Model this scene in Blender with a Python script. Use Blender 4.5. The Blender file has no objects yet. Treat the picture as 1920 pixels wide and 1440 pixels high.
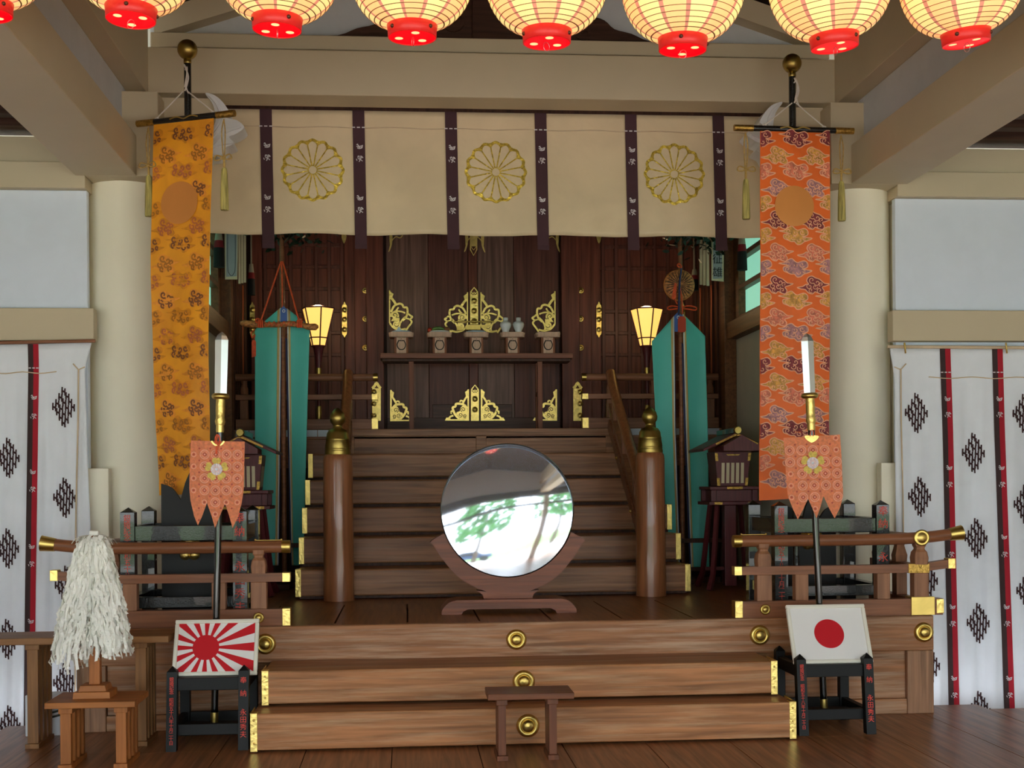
import bpy, math, random
from mathutils import Vector, Matrix
from mathutils.geometry import tessellate_polygon
random.seed(7)
SC = bpy.context.scene
COL = SC.collection
PI = math.pi
CX = .641                      # the hall's centre line
# ---------------------------------------------------------------- camera model
F_, PX, PY, H_ = 2450., 960., 910., 1.4
PSI, ROLL = math.atan(199 / F_), .0083
FW = Vector((math.sin(PSI), math.cos(PSI), 0))
R0 = Vector((math.cos(PSI), -math.sin(PSI), 0)); U0 = Vector((0, 0, 1))
RV = R0 * math.cos(ROLL) - U0 * math.sin(ROLL)
UV = U0 * math.cos(ROLL) + R0 * math.sin(ROLL)
CAM = Vector((0, 0, H_))
def ray(u, v): return FW + RV * ((u - PX) / F_) - UV * ((v - PY) / F_)
def at(u, v, y):
    d = ray(u, v); return CAM + d * (y / d.y)
def atz(u, v, z):
    d = ray(u, v); return CAM + d * ((z - H_) / d.z)
def atx(u, v, x):
    d = ray(u, v); return CAM + d * (x / d.x)
cam = bpy.data.cameras.new('camera'); cam.sensor_width = 36; cam.lens = F_ * 36 / 1920
cam.shift_x = (960 - PX) / 1920; cam.shift_y = (PY - 720) / 1920; cam.clip_end = 200
co = bpy.data.objects.new('camera', cam); COL.objects.link(co)
co.matrix_world = Matrix(((RV.x, UV.x, -FW.x, 0), (RV.y, UV.y, -FW.y, 0), (RV.z, UV.z, -FW.z, H_), (0, 0, 0, 1)))
SC.camera = co
# ---------------------------------------------------------------- materials
def lin(c):
    return tuple((x / 255 / 12.92 if x / 255 <= .04045 else ((x / 255 + .055) / 1.055) ** 2.4) for x in c) + (1,)
def mat(name, rgb, rough=.6, metal=0, var=.08, scale=6, stretch=(1, 1, 1), bump=0, emit=0, ergb=None, spec=.5, wear=None, wscale=1.5, wlo=.52, whi=.68, coat=0, bstretch=None, bscale=None, sheen=0, blo=None):
    m = bpy.data.materials.new(name); m.use_nodes = True
    N, L = m.node_tree.nodes, m.node_tree.links
    b = N['Principled BSDF']
    c = lin(rgb)
    b.inputs['Roughness'].default_value = rough; b.inputs['Metallic'].default_value = metal
    b.inputs['Specular IOR Level'].default_value = spec; b.inputs['Coat Weight'].default_value = coat
    b.inputs['Sheen Weight'].default_value = sheen
    tc = N.new('ShaderNodeTexCoord'); mp = N.new('ShaderNodeMapping'); L.new(tc.outputs['Object'], mp.inputs['Vector'])
    mp.inputs['Scale'].default_value = stretch
    nz = N.new('ShaderNodeTexNoise'); nz.inputs['Scale'].default_value = scale; nz.inputs['Detail'].default_value = 5; nz.inputs['Distortion'].default_value = .6
    L.new(mp.outputs['Vector'], nz.inputs['Vector'])
    rp = N.new('ShaderNodeValToRGB'); rp.color_ramp.elements[0].position = .3; rp.color_ramp.elements[1].position = .7
    lo = lin(blo)[:3] if blo else [x * (1 - var * 1.6) for x in c[:3]]
    rp.color_ramp.elements[0].color = tuple(lo) + (1,)
    rp.color_ramp.elements[1].color = tuple(min(1, x * (1 + var)) for x in c[:3]) + (1,)
    L.new(nz.outputs['Fac'], rp.inputs['Fac'])
    out = rp.outputs['Color']
    if wear:
        m2 = N.new('ShaderNodeMapping'); m2.inputs['Scale'].default_value = tuple(.15 + .85 * s for s in stretch) if bstretch is None else bstretch
        L.new(tc.outputs['Object'], m2.inputs['Vector'])
        n2 = N.new('ShaderNodeTexNoise'); n2.inputs['Scale'].default_value = wscale; n2.inputs['Detail'].default_value = 7; n2.inputs['Roughness'].default_value = .65
        L.new(m2.outputs['Vector'], n2.inputs['Vector'])
        r2 = N.new('ShaderNodeValToRGB'); r2.color_ramp.elements[0].position = wlo; r2.color_ramp.elements[1].position = whi
        r2.color_ramp.elements[0].color = (0, 0, 0, 1); r2.color_ramp.elements[1].color = (.75, .75, .75, 1)
        L.new(n2.outputs['Fac'], r2.inputs['Fac'])
        mx = N.new('ShaderNodeMixRGB'); L.new(r2.outputs['Color'], mx.inputs['Fac']); L.new(out, mx.inputs['Color1'])
        mx.inputs['Color2'].default_value = lin(wear); out = mx.outputs['Color']
    L.new(out, b.inputs['Base Color'])
    if bump:
        bp = N.new('ShaderNodeBump'); bp.inputs['Strength'].default_value = bump; bp.inputs['Distance'].default_value = .01
        if bscale:
            n3 = N.new('ShaderNodeTexNoise'); n3.inputs['Scale'].default_value = bscale; n3.inputs['Detail'].default_value = 3
            L.new(tc.outputs['Object'], n3.inputs['Vector']); L.new(n3.outputs['Fac'], bp.inputs['Height'])
        else:
            L.new(nz.outputs['Fac'], bp.inputs['Height'])
        L.new(bp.outputs['Normal'], b.inputs['Normal'])
    if emit:
        b.inputs['Emission Color'].default_value = lin(ergb or rgb); b.inputs['Emission Strength'].default_value = emit
    return m
GX, GY, GZ = (1.0, 22, 22), (22, 1.0, 22), (22, 22, 1.0)
def wood(name, rgb, g=GX, rough=.45, var=.35, **k): return mat(name, tuple(c * .95 for c in rgb), rough, var=var, scale=1.6, stretch=g, bump=.12, **{'spec': .28, **k})
M = dict(
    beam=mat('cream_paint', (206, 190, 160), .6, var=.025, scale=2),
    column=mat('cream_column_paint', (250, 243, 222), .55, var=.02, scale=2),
    plaster=mat('white_plaster', (226, 235, 250), .8, var=.015),
    gable=mat('grey_white_plaster', (205, 208, 212), .85, var=.03),
    carving=mat('white_carving', (232, 232, 232), .6, var=.03),
    ceil=wood('dark_ceiling_wood', (74, 46, 34), GX, .6),
    floor=wood('polished_floor_wood', (166, 112, 74), GY, .34, .3, wear=(190, 146, 112), wscale=1.3, wlo=.55, whi=.8),
    deck=wood('deck_wood', (156, 104, 64), GY, .34, .2),
    plat=wood('platform_wood', (172, 116, 76), GX, .45, .26, wear=(204, 174, 146), wscale=1.5, wlo=.46, whi=.72),
    platv=wood('platform_wood_upright', (176, 130, 98), GZ, .45, .25, wear=(196, 164, 136), wscale=1.4, wlo=.55, whi=.8),
    step=wood('front_step_wood', (184, 124, 78), GX, .42, .28, wear=(208, 172, 132), wscale=1.4, wlo=.48, whi=.76),
    stair=wood('stair_wood', (168, 116, 80), GX, .38, .3, wear=(186, 148, 116), wscale=1.8, wlo=.54, whi=.8),
    newel=wood('newel_wood', (166, 104, 66), GZ, .3, .2, coat=.3, spec=.5),
    rail=wood('rail_wood', (152, 96, 64), GX, .38, .22),
    railv=wood('rail_post_wood', (166, 114, 82), GZ, .42, .22),
    urail=wood('gallery_rail_wood', (156, 104, 76), GX, .4, .25),
    urailv=wood('gallery_post_wood', (156, 104, 76), GZ, .4, .25),
    door=wood('sanctuary_door_wood', (108, 64, 54), GZ, .42, .3),
    doorg=wood('greyed_door_wood', (132, 98, 86), GZ, .42, .3),
    doorr=wood('reddish_frame_wood', (120, 66, 52), GZ, .4, .3),
    doorx=wood('door_rail_wood', (92, 58, 48), GX, .42, .3),
    dark=wood('dark_wall_wood', (84, 50, 36), GZ, .5, .3),
    brown=wood('brown_frame_wood', (112, 70, 40), GY, .45, .25),
    shelf=wood('shelf_wood', (148, 94, 74), GX, .45, .22),
    shelfv=wood('shelf_leg_wood', (140, 84, 60), GZ, .45, .22),
    mstand=wood('mirror_stand_wood', (140, 80, 54), GX, .34, .25),
    table=wood('table_wood', (160, 112, 68), GX, .45, .2),
    tablev=wood('table_leg_wood', (150, 104, 62), GZ, .45, .2),
    tableo=wood('orange_table_wood', (178, 110, 54), GX, .45, .2),
    tableov=wood('orange_table_leg_wood', (174, 106, 52), GZ, .45, .2),
    dtable=wood('dark_table_wood', (122, 72, 44), GX, .4, .2),
    dtablev=wood('dark_table_leg_wood', (118, 70, 46), GZ, .4, .2),
    pale=wood('pale_cypress', (226, 190, 166), GZ, .55, .12),
    paleside=wood('cypress_side', (150, 92, 62), GZ, .5, .15),
    gold=mat('gilt_brass', (244, 214, 128), .36, 1, var=.1, scale=30, bump=.3, bscale=50),
    brass=mat('aged_brass', (216, 186, 106), .36, 1, var=.1, scale=12),
    dbrass=mat('dark_brass', (176, 152, 84), .36, 1, var=.12, scale=12),
    engraved=mat('engraved_brass', (200, 160, 84), .4, 1, var=.3, scale=60, bump=.5),
    black=mat('black_lacquer', (14, 15, 17), .25, var=.1, bump=.35, bscale=110, coat=.5),
    blackf=mat('satin_black_paint', (16, 16, 17), .5, var=.1, spec=.28),
    blackm=mat('black_board', (14, 14, 16), .6, var=.1),
    pole=mat('black_pole', (10, 10, 12), .12, var=.05, coat=.6),
    red_ink=mat('red_lettering', (236, 74, 58), .6, var=.05),
    steel=mat('polished_blade', (222, 228, 232), .3, .95, var=.02),
    maroon=mat('dark_red_lacquer', (98, 36, 42), .45, var=.2, stretch=GZ),
    white=mat('white_cotton', (236, 240, 248), .85, var=.02, sheen=.2),
    bandb=mat('dark_brown_cloth', (62, 42, 42), .85, var=.1),
    bandr=mat('crimson_cloth', (176, 16, 40), .8, var=.06),
    motif=mat('dark_brown_print', (58, 30, 34), .85, var=.05),
    print=mat('white_print', (226, 222, 226), .85, var=.05),
    silk=mat('beige_silk', (226, 204, 168), .45, var=.06, scale=2.5, bump=.7, bscale=6, sheen=.3),
    bandp=mat('plum_cloth', (72, 44, 52), .85, var=.08),
    goldcloth=mat('gold_leaf', (238, 198, 84), .32, .7, var=.3, scale=50, bump=.6, bscale=40),
    cord=mat('cream_cord', (214, 190, 160), .8, var=.1),
    wcord=mat('white_cord', (225, 215, 205), .8, var=.1),
    ocord=mat('orange_cord', (226, 82, 30), .6, var=.15, scale=40),
    ogold=mat('yellow_orange_brocade', (252, 164, 22), .5, var=.12, scale=5, bump=.15, bscale=9, sheen=.2),
    ored=mat('red_orange_brocade', (240, 106, 6), .5, var=.08, scale=5, sheen=.2),
    cbrown=mat('brown_thread', (134, 78, 40), .6, var=.15, scale=30),
    colived=mat('dark_olive_thread', (176, 108, 24), .6, var=.15, scale=30),
    cpinkd=mat('brown_pink_thread', (196, 108, 62), .6, var=.15, scale=30),
    colive=mat('olive_thread', (228, 146, 30), .6, var=.15, scale=30),
    cpink=mat('dusty_pink_thread', (244, 156, 52), .6, var=.12, scale=30),
    edge=mat('pale_pink_thread', (246, 178, 140), .6, var=.1, scale=30),
    rmaroon=mat('maroon_thread', (140, 48, 56), .6, var=.3, scale=40),
    rgold=mat('gold_thread', (222, 160, 72), .55, var=.3, scale=40),
    rpink=mat('salmon_thread', (226, 124, 96), .6, var=.25, scale=40),
    rlilac=mat('lilac_thread', (186, 128, 132), .6, var=.3, scale=40),
    disc=mat('copper_disc_cloth', (222, 144, 72), .42, .2, var=.05, scale=3),
    tassel=mat('olive_tassel', (188, 172, 98), .7, var=.4, scale=90, stretch=(1, 1, .06), bump=.6),
    gcord=mat('gold_cord', (186, 150, 80), .6, var=.2, scale=60),
    pen=mat('coral_brocade', (234, 134, 88), .6, var=.14, scale=60),
    penring=mat('pale_coral_thread', (250, 176, 146), .6, var=.08, scale=60),
    pendot=mat('red_thread', (192, 78, 60), .6, var=.15, scale=60),
    pengold=mat('gold_embroidery', (212, 180, 82), .5, .3, var=.2, scale=80),
    pensilver=mat('silver_embroidery', (196, 192, 200), .45, .4, var=.2, scale=80),
    teal=mat('teal_silk', (92, 204, 192), .55, var=.04, scale=3, sheen=.2),
    tealt=mat('pale_teal_silk', (78, 172, 176), .55, var=.03, sheen=.2),
    navy=mat('navy_silk', (40, 48, 92), .6, var=.06),
    blue=mat('blue_silk', (74, 110, 190), .55, var=.06),
    straw=mat('straw_silk', (216, 186, 120), .55, var=.06),
    wsilk=mat('white_silk', (226, 232, 232), .55, var=.03),
    bro=mat('dark_brocade', (206, 136, 76), .6, var=.35, scale=45, blo=(104, 56, 32)),
    groove=mat('dark_groove', (70, 50, 22), .6),
    lawn=mat('lawn_grass', (104, 140, 70), .9, var=.3, scale=3),
    carp=mat('blue_grey_car_paint', (40, 70, 120), .25, coat=.5),
    paper=mat('white_paper', (250, 249, 242), .8, var=.03, scale=3),
    leaf=mat('dark_leaf', (34, 56, 40), .4, var=.3, scale=20),
    porc=mat('white_porcelain', (222, 228, 232), .15, var=.02),
    bluepl=mat('pale_blue_porcelain', (180, 205, 222), .2, var=.03),
    green=mat('green_vegetable', (112, 150, 78), .4, var=.25, scale=25),
    redveg=mat('red_vegetable', (186, 60, 34), .4, var=.15),
    brownveg=mat('brown_root', (140, 96, 60), .7, var=.2),
    bframe=mat('white_frame_paint', (238, 234, 220), .45, var=.02),
    flagw=mat('white_flag_print', (240, 238, 236), .5, var=.01),
    flagr=mat('red_flag_print', (206, 8, 30), .5, var=.02),
    greybox=mat('grey_signboard', (158, 160, 166), .6, var=.03),
    cream=mat('cream_paper', (216, 200, 166), .7, var=.06),
    ink=mat('black_ink', (24, 22, 22), .7, var=.05),
    grey=mat('warm_grey_wall', (176, 168, 152), .75, var=.03),
    darkred=mat('dark_red_cloth', (122, 18, 26), .8, var=.1),
    blackcloth=mat('black_thread', (14, 13, 14), .85, var=.2, stretch=(1, 1, .1), scale=40),
    elec=mat('white_steel_box', (222, 228, 236), .4, var=.02),
    cable=mat('dark_cable', (44, 52, 44), .5, var=.1),
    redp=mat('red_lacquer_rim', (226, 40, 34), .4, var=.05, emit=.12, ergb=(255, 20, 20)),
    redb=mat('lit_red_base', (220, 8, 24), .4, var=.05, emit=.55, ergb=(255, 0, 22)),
    holeo=mat('lit_orange_hole', (255, 170, 110), .5, var=.02, emit=1.1, ergb=(255, 190, 130)),
    papa=mat('lit_cream_paper', (246, 224, 160), .6, var=.04, emit=.5, ergb=(255, 226, 140)),
    papb=mat('lit_peach_paper', (252, 206, 150), .6, var=.04, emit=.55, ergb=(255, 186, 112)),
    papl=mat('pink_paper_seam', (226, 150, 130), .6, var=.1, emit=.3, ergb=(240, 150, 120)),
    rib=mat('lantern_rib', (150, 104, 60), .6, var=.1),
    rivet=mat('brown_rivet', (98, 58, 44), .4, .6, var=.1),
    wire=mat('steel_wire', (200, 190, 190), .3, .9, var=.05),
    lampsh=mat('lit_lamp_paper', (255, 220, 150), .6, var=.03, emit=.85, ergb=(255, 196, 96)),
    tile=mat('pale_blue_tile', (204, 214, 226), .4, var=.03),
    shoji=mat('pale_green_blind', (150, 214, 190), .6, var=.06, scale=30, stretch=(1, 6, .2), emit=.5, ergb=(150, 225, 195)),
    ground=mat('pale_gravel', (236, 232, 224), .9, var=.06, scale=3),
    tree=mat('tree_leaves', (70, 130, 60), .7, var=.35, scale=4),
    trunk=mat('tree_bark', (92, 74, 58), .9, var=.3),
    roof=mat('sun_blocking_slab', (90, 74, 60), .8, var=.1),
)
# a mirror: a polished metal face with fine scratches
mm = mat('polished_mirror', (226, 234, 244), .045, .86, var=.0)
M['mirror'] = mm
mb_ = mm.node_tree.nodes['Principled BSDF']
M['mrim'] = mat('mirror_rim_steel', (190, 205, 225), .25, 1, var=.1)
# ---------------------------------------------------------------- mesh builder
def cr(pts, n=6, closed=False):
    out, k = [], len(pts)
    rng = range(k if closed else k - 1)
    for i in rng:
        g = (lambda j: pts[j % k]) if closed else (lambda j: pts[min(max(j, 0), k - 1)])
        a, b, c, d = g(i - 1), g(i), g(i + 1), g(i + 2)
        for s in range(n):
            t = s / n
            out.append(tuple(.5 * (2 * b[q] + (c[q] - a[q]) * t + (2 * a[q] - 5 * b[q] + 4 * c[q] - d[q]) * t * t + (3 * b[q] - a[q] - 3 * c[q] + d[q]) * t ** 3) for q in range(len(b))))
    if not closed: out.append(tuple(pts[-1]))
    return out
def spiral(cx, cy, r, turns=1.2, a0=0, d=1, n=16, r1=.15):
    return [(cx + math.cos(a0 + d * 2 * PI * turns * i / n) * r * (1 - (1 - r1) * i / n), cy + math.sin(a0 + d * 2 * PI * turns * i / n) * r * (1 - (1 - r1) * i / n)) for i in range(n + 1)]
def circle(cx, cy, r, n=24, ry=None): return [(cx + r * math.cos(2 * PI * i / n), cy + (ry or r) * math.sin(2 * PI * i / n)) for i in range(n)]
def clipx(poly, x0, x1):
    for lim, sgn in ((x0, 1), (x1, -1)):
        out = []
        for i in range(len(poly)):
            a, b = poly[i], poly[(i + 1) % len(poly)]
            ia, ib = (a[0] - lim) * sgn >= 0, (b[0] - lim) * sgn >= 0
            if ia: out.append(a)
            if ia != ib:
                t = (lim - a[0]) / (b[0] - a[0]); out.append((lim, a[1] + t * (b[1] - a[1])))
        poly = out
        if len(poly) < 3: return []
    return poly
ORG = {}
class MB:
    def __init__(s, xf=None): s.v, s.f, s.m, s.sm, s.xf = [], [], [], [], xf
    def add(s, vs, fs, mi=0, smooth=False):
        o = len(s.v)
        s.v += [(s.xf @ Vector(p)) if s.xf else Vector(p) for p in vs]
        for f in fs: s.f.append([i + o for i in f]); s.m.append(mi); s.sm.append(smooth)
        return s
    def box(s, x0, x1, y0, y1, z0, z1, mi=0):
        return s.add([(x, y, z) for z in (z0, z1) for y in (y0, y1) for x in (x0, x1)], [(0, 2, 3, 1), (4, 5, 7, 6), (0, 1, 5, 4), (2, 6, 7, 3), (0, 4, 6, 2), (1, 3, 7, 5)], mi)
    def hexa(s, lo, hi, mi=0):   # two quads, bottom and top, same winding
        return s.add(list(lo) + list(hi), [(3, 2, 1, 0), (4, 5, 6, 7), (0, 1, 5, 4), (1, 2, 6, 5), (2, 3, 7, 6), (3, 0, 4, 7)], mi)
    def bar(s, a, b, w, h, up=(0, 0, 1), mi=0):  # rectangular bar from a to b
        a, b = Vector(a), Vector(b); d = (b - a).normalized(); sx = d.cross(Vector(up)).normalized() * (w / 2); sz = sx.cross(d).normalized() * (h / 2)
        q = lambda p: [p - sx - sz, p + sx - sz, p + sx + sz, p - sx + sz]
        return s.hexa(q(a), q(b), mi)
    def tube(s, pts, r, n=8, mi=0, caps=True, smooth=True, flat=1):
        pts = [Vector(p) for p in pts]; rs = r if isinstance(r, (list, tuple)) else [r] * len(pts)
        vs, fs = [], []
        up = None
        for i, p in enumerate(pts):
            d = (pts[min(i + 1, len(pts) - 1)] - pts[max(i - 1, 0)])
            d = d.normalized() if d.length > 1e-9 else Vector((0, 0, 1))
            if up is None: up = Vector((0, 0, 1)) if abs(d.z) < .9 else Vector((0, 1, 0))
            sx = d.cross(up)
            if sx.length < 1e-4: sx = d.cross(Vector((1, 0, .3)))
            sx.normalize(); sz = sx.cross(d).normalized(); up = sz
            for k in range(n):
                a = 2 * PI * k / n; vs.append(p + (sx * math.cos(a) + sz * math.sin(a) * flat) * rs[i])
        for i in range(len(pts) - 1):
            for k in range(n): fs.append((i * n + k, i * n + (k + 1) % n, (i + 1) * n + (k + 1) % n, (i + 1) * n + k))
        s.add(vs, fs, mi, smooth)
        if caps:
            s.add(vs[:n], [tuple(range(n))[::-1]], mi); s.add(vs[-n:], [tuple(range(n))], mi)
        return s
    def lathe(s, prof, o=(0, 0, 0), axis='z', n=24, mi=0, smooth=True, mif=None, a0=0, cap=True):
        vs, fs, ms = [], [], []
        for r, h in prof:
            for k in range(n):
                a = 2 * PI * k / n + a0; c, d = r * math.cos(a), r * math.sin(a)
                vs.append({'z': (o[0] + c, o[1] + d, o[2] + h), 'y': (o[0] + c, o[1] - h, o[2] + d), 'x': (o[0] + h, o[1] + c, o[2] + d)}[axis])
        for i in range(len(prof) - 1):
            for k in range(n): fs.append((i * n + k, i * n + (k + 1) % n, (i + 1) * n + (k + 1) % n, (i + 1) * n + k))
        o0 = len(s.f); s.add(vs, fs, mi, smooth)
        if mif:
            for q in range(len(fs)): s.m[o0 + q] = mif(q // n, q % n)
        if cap and prof[0][0] > 1e-5: s.add(vs[:n], [tuple(range(n))[::-1]], mi)
        if cap and prof[-1][0] > 1e-5: s.add(vs[-n:], [tuple(range(n))], mi)
        return s
    def ball(s, c, r, mi=0, n=16, sz=1):
        return s.lathe([(r * math.sin(PI * i / 10) + (1e-6 if i in (0, 10) else 0), -r * sz * math.cos(PI * i / 10)) for i in range(11)], c, n=n, mi=mi)
    def fill(s, pts, fm, off=0, mi=0, thick=0):
        if len(pts) < 3: return s
        tri = tessellate_polygon([[Vector((p[0], p[1], 0)) for p in pts]])
        A = [fm(p, off) for p in pts]
        s.add(A, [t for t in tri], mi)
        if thick:
            B = [fm(p, off - thick) for p in pts]; k = len(pts)
            s.add(B, [t[::-1] for t in tri], mi)
            s.add(A + B, [(i, (i + 1) % k, k + (i + 1) % k, k + i) for i in range(k)], mi)
        return s
    def ribbon(s, pts, w, fm, off=0, mi=0, closed=False, thick=0, xr=None, taper=False):
        k = len(pts)
        if k < 2: return s
        L, Rr = [], []
        for i in range(k):
            a = pts[(i - 1) % k] if closed or i > 0 else pts[i]; b = pts[(i + 1) % k] if closed or i < k - 1 else pts[i]
            dx, dy = b[0] - a[0], b[1] - a[1]; l = math.hypot(dx, dy) or 1
            ww = w / 2 * ((.35 + .65 * math.sin(PI * (i + .5) / k)) if taper else 1)
            nx, ny = -dy / l * ww, dx / l * ww
            L.append((pts[i][0] + nx, pts[i][1] + ny)); Rr.append((pts[i][0] - nx, pts[i][1] - ny))
        seg = [i for i in range(k if closed else k - 1) if xr is None or all(xr[0] < pts[j % k][0] < xr[1] for j in (i, i + 1))]
        A = [fm(p, off) for p in L] + [fm(p, off) for p in Rr]
        fs = [(i, (i + 1) % k, k + (i + 1) % k, k + i) for i in seg]
        if not thick: return s.add(A, fs, mi)
        B = [fm(p, off - thick) for p in L] + [fm(p, off - thick) for p in Rr]
        o = 2 * k
        f2 = fs + [tuple(q + o for q in f[::-1]) for f in fs]
        for i in seg:
            j = (i + 1) % k
            f2 += [(i, i + o, j + o, j), (k + i, k + j, k + j + o, k + i + o)]
        if not closed and seg: f2 += [(0, k, k + o, o), (k - 1, k - 1 + o, 2 * k - 1 + o, 2 * k - 1)]
        return s.add(A + B, f2, mi)
    def grid(s, fn, nu, nv, mi=0, smooth=True, mif=None):
        vs = [fn(i / nu, j / nv) for j in range(nv + 1) for i in range(nu + 1)]
        fs = [(j * (nu + 1) + i, j * (nu + 1) + i + 1, (j + 1) * (nu + 1) + i + 1, (j + 1) * (nu + 1) + i) for j in range(nv) for i in range(nu)]
        o0 = len(s.f); s.add(vs, fs, mi, smooth)
        if mif:
            for q in range(len(fs)): s.m[o0 + q] = mif((q % nu + .5) / nu, (q // nu + .5) / nv)
        return s
    def text(s, ch, fm, cx, cy, size, mi=0, off=.0015, sx=1):
        me = glyph(ch)
        vs = [fm((cx + (p[0] - .5) * size * sx, cy + (p[1] - .38) * size), off) for p in me[0]]
        return s.add(vs, me[1], mi)
    def build(s, name, mats, parent=None, bev=0, world=True, solid=0, sub=0):
        me = bpy.data.meshes.new(name)
        o = Vector((0, 0, 0))
        if world:
            p = parent
            while p: o += p.location; p = p.parent
        me.from_pydata([p - o for p in s.v], [], s.f)
        for m in (mats if isinstance(mats, (list, tuple)) else [mats]): me.materials.append(M[m] if isinstance(m, str) else m)
        for i, p in enumerate(me.polygons): p.material_index = s.m[i]; p.use_smooth = s.sm[i]
        me.update()
        ob = bpy.data.objects.new(name, me); COL.objects.link(ob); ob.parent = parent
        if solid:
            d = ob.modifiers.new('solid', 'SOLIDIFY'); d.thickness = solid; d.offset = 0
        if bev:
            d = ob.modifiers.new('bevel', 'BEVEL'); d.width = bev; d.segments = 2; d.limit_method = 'ANGLE'; d.angle_limit = .7
        return ob
_G = {}
def glyph(ch):
    if ch not in _G:
        c = bpy.data.curves.new('t', 'FONT'); c.body = ch; c.resolution_u = 3
        o = bpy.data.objects.new('t', c); COL.objects.link(o)
        me = bpy.data.meshes.new_from_object(o.evaluated_get(bpy.context.evaluated_depsgraph_get()))
        _G[ch] = ([tuple(v.co[:2]) for v in me.vertices], [tuple(p.vertices) for p in me.polygons])
        bpy.data.objects.remove(o); bpy.data.curves.remove(c); bpy.data.meshes.remove(me)
    return _G[ch]
def thing(name, label, cat, loc=(0, 0, 0), rot=(0, 0, 0), group=None):
    o = bpy.data.objects.new(name, None); COL.objects.link(o); o.location = loc; o.rotation_euler = rot; o.empty_display_size = .1
    return tag(o, label, cat, group)
def tag(o, label, cat, group=None, kind=None):
    o['label'] = label; o['category'] = cat
    if group: o['group'] = group
    if kind: o['kind'] = kind
    return o
def struct(o): o['kind'] = 'structure'; return o
def copy_tree(o, parent=None):
    c = o.copy(); COL.objects.link(c); c.parent = parent
    for ch in [x for x in o.children]: copy_tree(ch, c)
    return c
def pxm(Y): return lambda p, off=0: at(p[0], p[1], Y - off)
def bx(name, m, x0, x1, y0, y1, z0, z1, parent=None, bev=.004, **k): return MB().box(x0, x1, y0, y1, z0, z1).build(name, m, parent, bev, **k)
def zz(v, y, u=960): return at(u, v, y).z
def xx(u, y, v=900): return at(u, v, y).x
SKY, SUN, EXPO = 4.4, 5.0, 0.55
# ================================================================= SETTING
ntrim = [0]
def trim(m, *a, bev=.006, **k):
    ntrim[0] += 1
    return struct(bx('trim_%d' % ntrim[0], m, *a, bev=bev, **k))
# floor of planks running towards the altar
b = MB()
xs = [-7.0] + [round(.3717 + .4557 * i, 4) for i in range(-16, 18)] + [8.4]
for i in range(len(xs) - 1):
    ys = [-1.6, 1.1 + .9 * (i % 3), 4.0 + .8 * ((i * 2) % 3), 6.6 + .45 * ((i * 5) % 4) if i % 4 else 7.05, 7.78]
    for j in range(4):
        if ys[j + 1] > ys[j]: b.box(xs[i] + .0025, xs[i + 1] - .0025, ys[j] + .0015, ys[j + 1] - .0015, -.06, 0)
b.box(-7, 8.4, -1.6, 7.779, -.12, -.0605, 1)
struct(b.build('floor', ['floor', 'dark']))
for nm, x0, x1 in (('floor_left', -7, -1.93), ('floor_right', 3.21, 8.4)):
    struct(bx(nm, 'floor', x0, x1, 7.785, 8.9, -.26, -.16))
struct(bx('floor_gallery', 'stair', CX - 2.25, CX + 2.25, 11.1, 12.4, 1.80, 1.883))
# side walls, each a plastered panel over a painted lintel
for sd, s in (('left', -1), ('right', 1)):
    X = lambda d: CX + s * d
    e = 2.672
    def sb(nm, m, d0, d1, y0, y1, z0, z1, bev=.005):
        return struct(bx(nm, m, min(X(d0), X(d1)), max(X(d0), X(d1)), y0, y1, z0, z1, bev=bev))
    sb('wall_%s' % sd, 'plaster', e, 8.2, 8.6, 8.66, -.26, 3.32)
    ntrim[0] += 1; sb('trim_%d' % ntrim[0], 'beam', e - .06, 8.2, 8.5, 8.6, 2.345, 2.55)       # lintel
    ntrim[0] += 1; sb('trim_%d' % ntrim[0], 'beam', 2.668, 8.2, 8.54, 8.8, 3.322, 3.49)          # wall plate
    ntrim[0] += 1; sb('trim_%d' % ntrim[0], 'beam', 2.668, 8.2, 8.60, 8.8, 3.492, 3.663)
    ntrim[0] += 1; sb('trim_%d' % ntrim[0], 'column', 2.53, 2.75, 8.515, 8.599, -.26, 1.53)       # jamb blocks by the column
    
    sb('wall_%s_aisle' % sd, 'column', 7.6, 7.8, -1.4, 8.6, -.2, 3.66)
    # round column with a square block above it
    struct(MB().lathe([(.25, .594), (.25, 3.391)], (X(2.465), 8.87, 0), n=48).build('column_%s' % sd, 'column'))
    ntrim[0] += 1; sb('trim_%d' % ntrim[0], 'beam', 2.20, 2.66, 8.5, 9.12, 3.392, 3.935)
    # beam running out over the hall from the column, a plaster strip and a second beam over it
    ntrim[0] += 1; sb('trim_%d' % ntrim[0], 'beam', 2.335, 2.72, -1.5, 8.498, 3.392, 3.65)
    ntrim[0] += 1; sb('trim_%d' % ntrim[0], 'gable', 2.425, 2.66, -1.5, 8.62, 3.652, 3.975)
    ntrim[0] += 1; sb('trim_%d' % ntrim[0], 'beam', 2.30, 2.72, -1.5, 8.72, 3.977, 4.70)
    # aisle ceiling with battens
    c = MB().box(min(X(2.725), X(8.2)), max(X(2.725), X(8.2)), -1.5, 8.8, 3.72, 3.9)
    for q in range(34): c.box(min(X(2.72), X(8.2)), max(X(2.72), X(8.2)), 8.36 - .28 * q, 8.46 - .28 * q, 3.665, 3.721)
    sb('wall_%s_upper' % sd, 'column', 2.28, 8.2, 9.26, 9.36, 2.6, 6.3)  # added filler that keeps sky light from leaking in above the aisle wall
    sb('wall_%s_return' % sd, 'column', 2.262, 2.80, 9.13, 9.25, -.2, 6.3); sb('wall_%s_end' % sd, 'column', 2.722, 2.80, 8.665, 9.125, -.2, 3.7)  # added fillers closing light leaks behind and beside the column
    struct(c.build('ceiling_%s' % sd, 'ceil'))
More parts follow.
